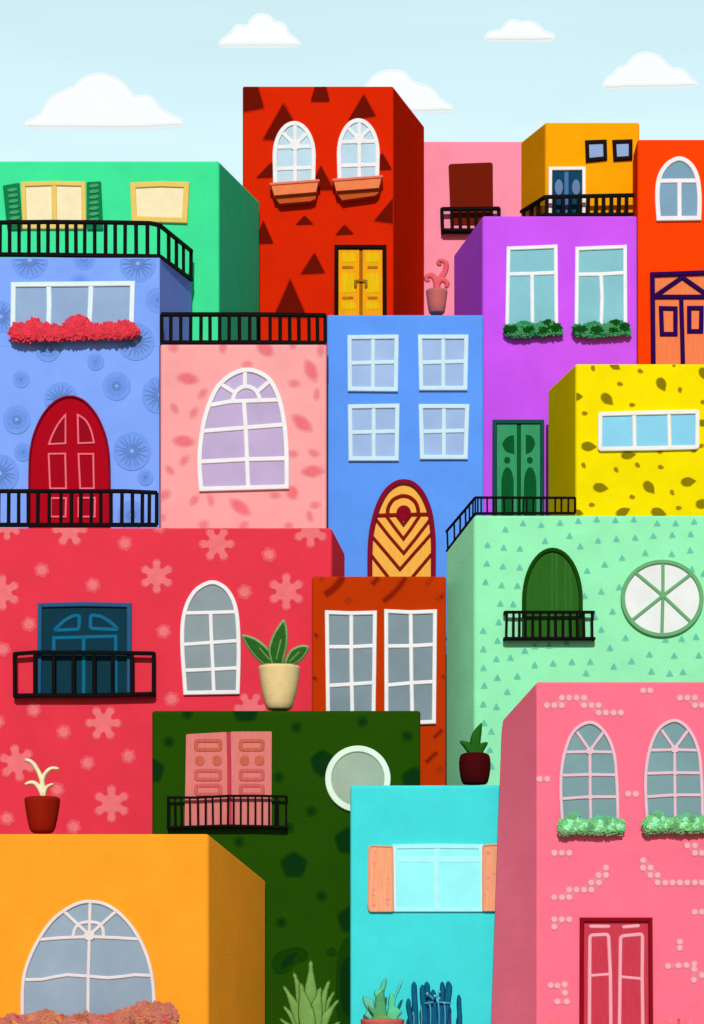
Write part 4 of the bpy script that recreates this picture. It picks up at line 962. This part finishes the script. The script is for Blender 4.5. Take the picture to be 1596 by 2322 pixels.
# bright hazy northern sky low over the hill, behind the houses; the clear sky elsewhere
tc = nt.nodes.new('ShaderNodeTexCoord'); sx = nt.nodes.new('ShaderNodeSeparateXYZ'); nt.links.new(tc.outputs['Generated'], sx.inputs[0])
rz = nt.nodes.new('ShaderNodeValToRGB'); 
ns = nt.nodes.new('ShaderNodeTexNoise'); ns.inputs['Scale'].default_value = 9; ns.inputs['Detail'].default_value = 5
mp = nt.nodes.new('ShaderNodeMapping'); mp.inputs['Scale'].default_value = (1, 1, 7); nt.links.new(tc.outputs['Generated'], mp.inputs['Vector']); nt.links.new(mp.outputs['Vector'], ns.inputs['Vector'])
nz = nt.nodes.new('ShaderNodeMath'); nz.operation = 'MULTIPLY_ADD'; nz.inputs[1].default_value = 0.06; nt.links.new(ns.outputs['Fac'], nz.inputs[0])
ad = nt.nodes.new('ShaderNodeMath'); ad.operation = 'SUBTRACT'; ad.inputs[1].default_value = 0.03; nt.links.new(sx.outputs['Z'], ad.inputs[0])
nt.links.new(ad.outputs[0], nz.inputs[2]); nt.links.new(nz.outputs[0], rz.inputs['Fac'])
for i, (p_, c_) in enumerate(((0.362, (.72, .95, 1.0)), (0.385, (.665, .90, .965)), (0.42, (.63, .858, .905)))):
    e = rz.color_ramp.elements[i] if i < 2 else rz.color_ramp.elements.new(p_)
    e.position = p_; e.color = (*c_, 1)
bg2 = nt.nodes.new('ShaderNodeBackground'); nt.links.new(rz.outputs['Color'], bg2.inputs['Color'])
my = nt.nodes.new('ShaderNodeMapRange'); my.interpolation_type = 'SMOOTHSTEP'
my.inputs['From Min'].default_value = 0.55; my.inputs['From Max'].default_value = 0.82
nt.links.new(sx.outputs['Y'], my.inputs['Value'])
ms = nt.nodes.new('ShaderNodeMixShader'); nt.links.new(my.outputs['Result'], ms.inputs[0])
nt.links.new(bg.outputs[0], ms.inputs[1]); nt.links.new(bg2.outputs[0], ms.inputs[2])
nt.links.new(ms.outputs[0], nt.nodes['World Output'].inputs['Surface'])
sd = bpy.data.lights.new('sun', 'SUN'); sd.energy = 3.4; sd.angle = R(0.6); sd.color = (1.0, 0.96, 0.9)
so = bpy.data.objects.new('sun', sd); COL.objects.link(so); so.rotation_euler = (R(90-ELEV), 0, R(AZ)); so.location = (0, -40, 40)

cd = bpy.data.cameras.new('camera'); co = bpy.data.objects.new('camera', cd); COL.objects.link(co)
HT = 2321.45 * S
cd.sensor_fit = 'VERTICAL'; cd.sensor_height = 24; cd.lens = 24 * D / HT
co.location = (0, -D, ZC); co.rotation_euler = (R(90), 0, 0)
cd.shift_y = (VH - 2321.45/2) / 2321.45
cd.clip_end = 3000; cd.clip_start = 0.5
SC.camera = co
SC.view_settings.view_transform = 'Standard'; SC.view_settings.look = 'None'
SC.view_settings.exposure = 0; SC.view_settings.gamma = 1; SC.view_settings.use_curve_mapping = False
SC.cycles.max_bounces = 6
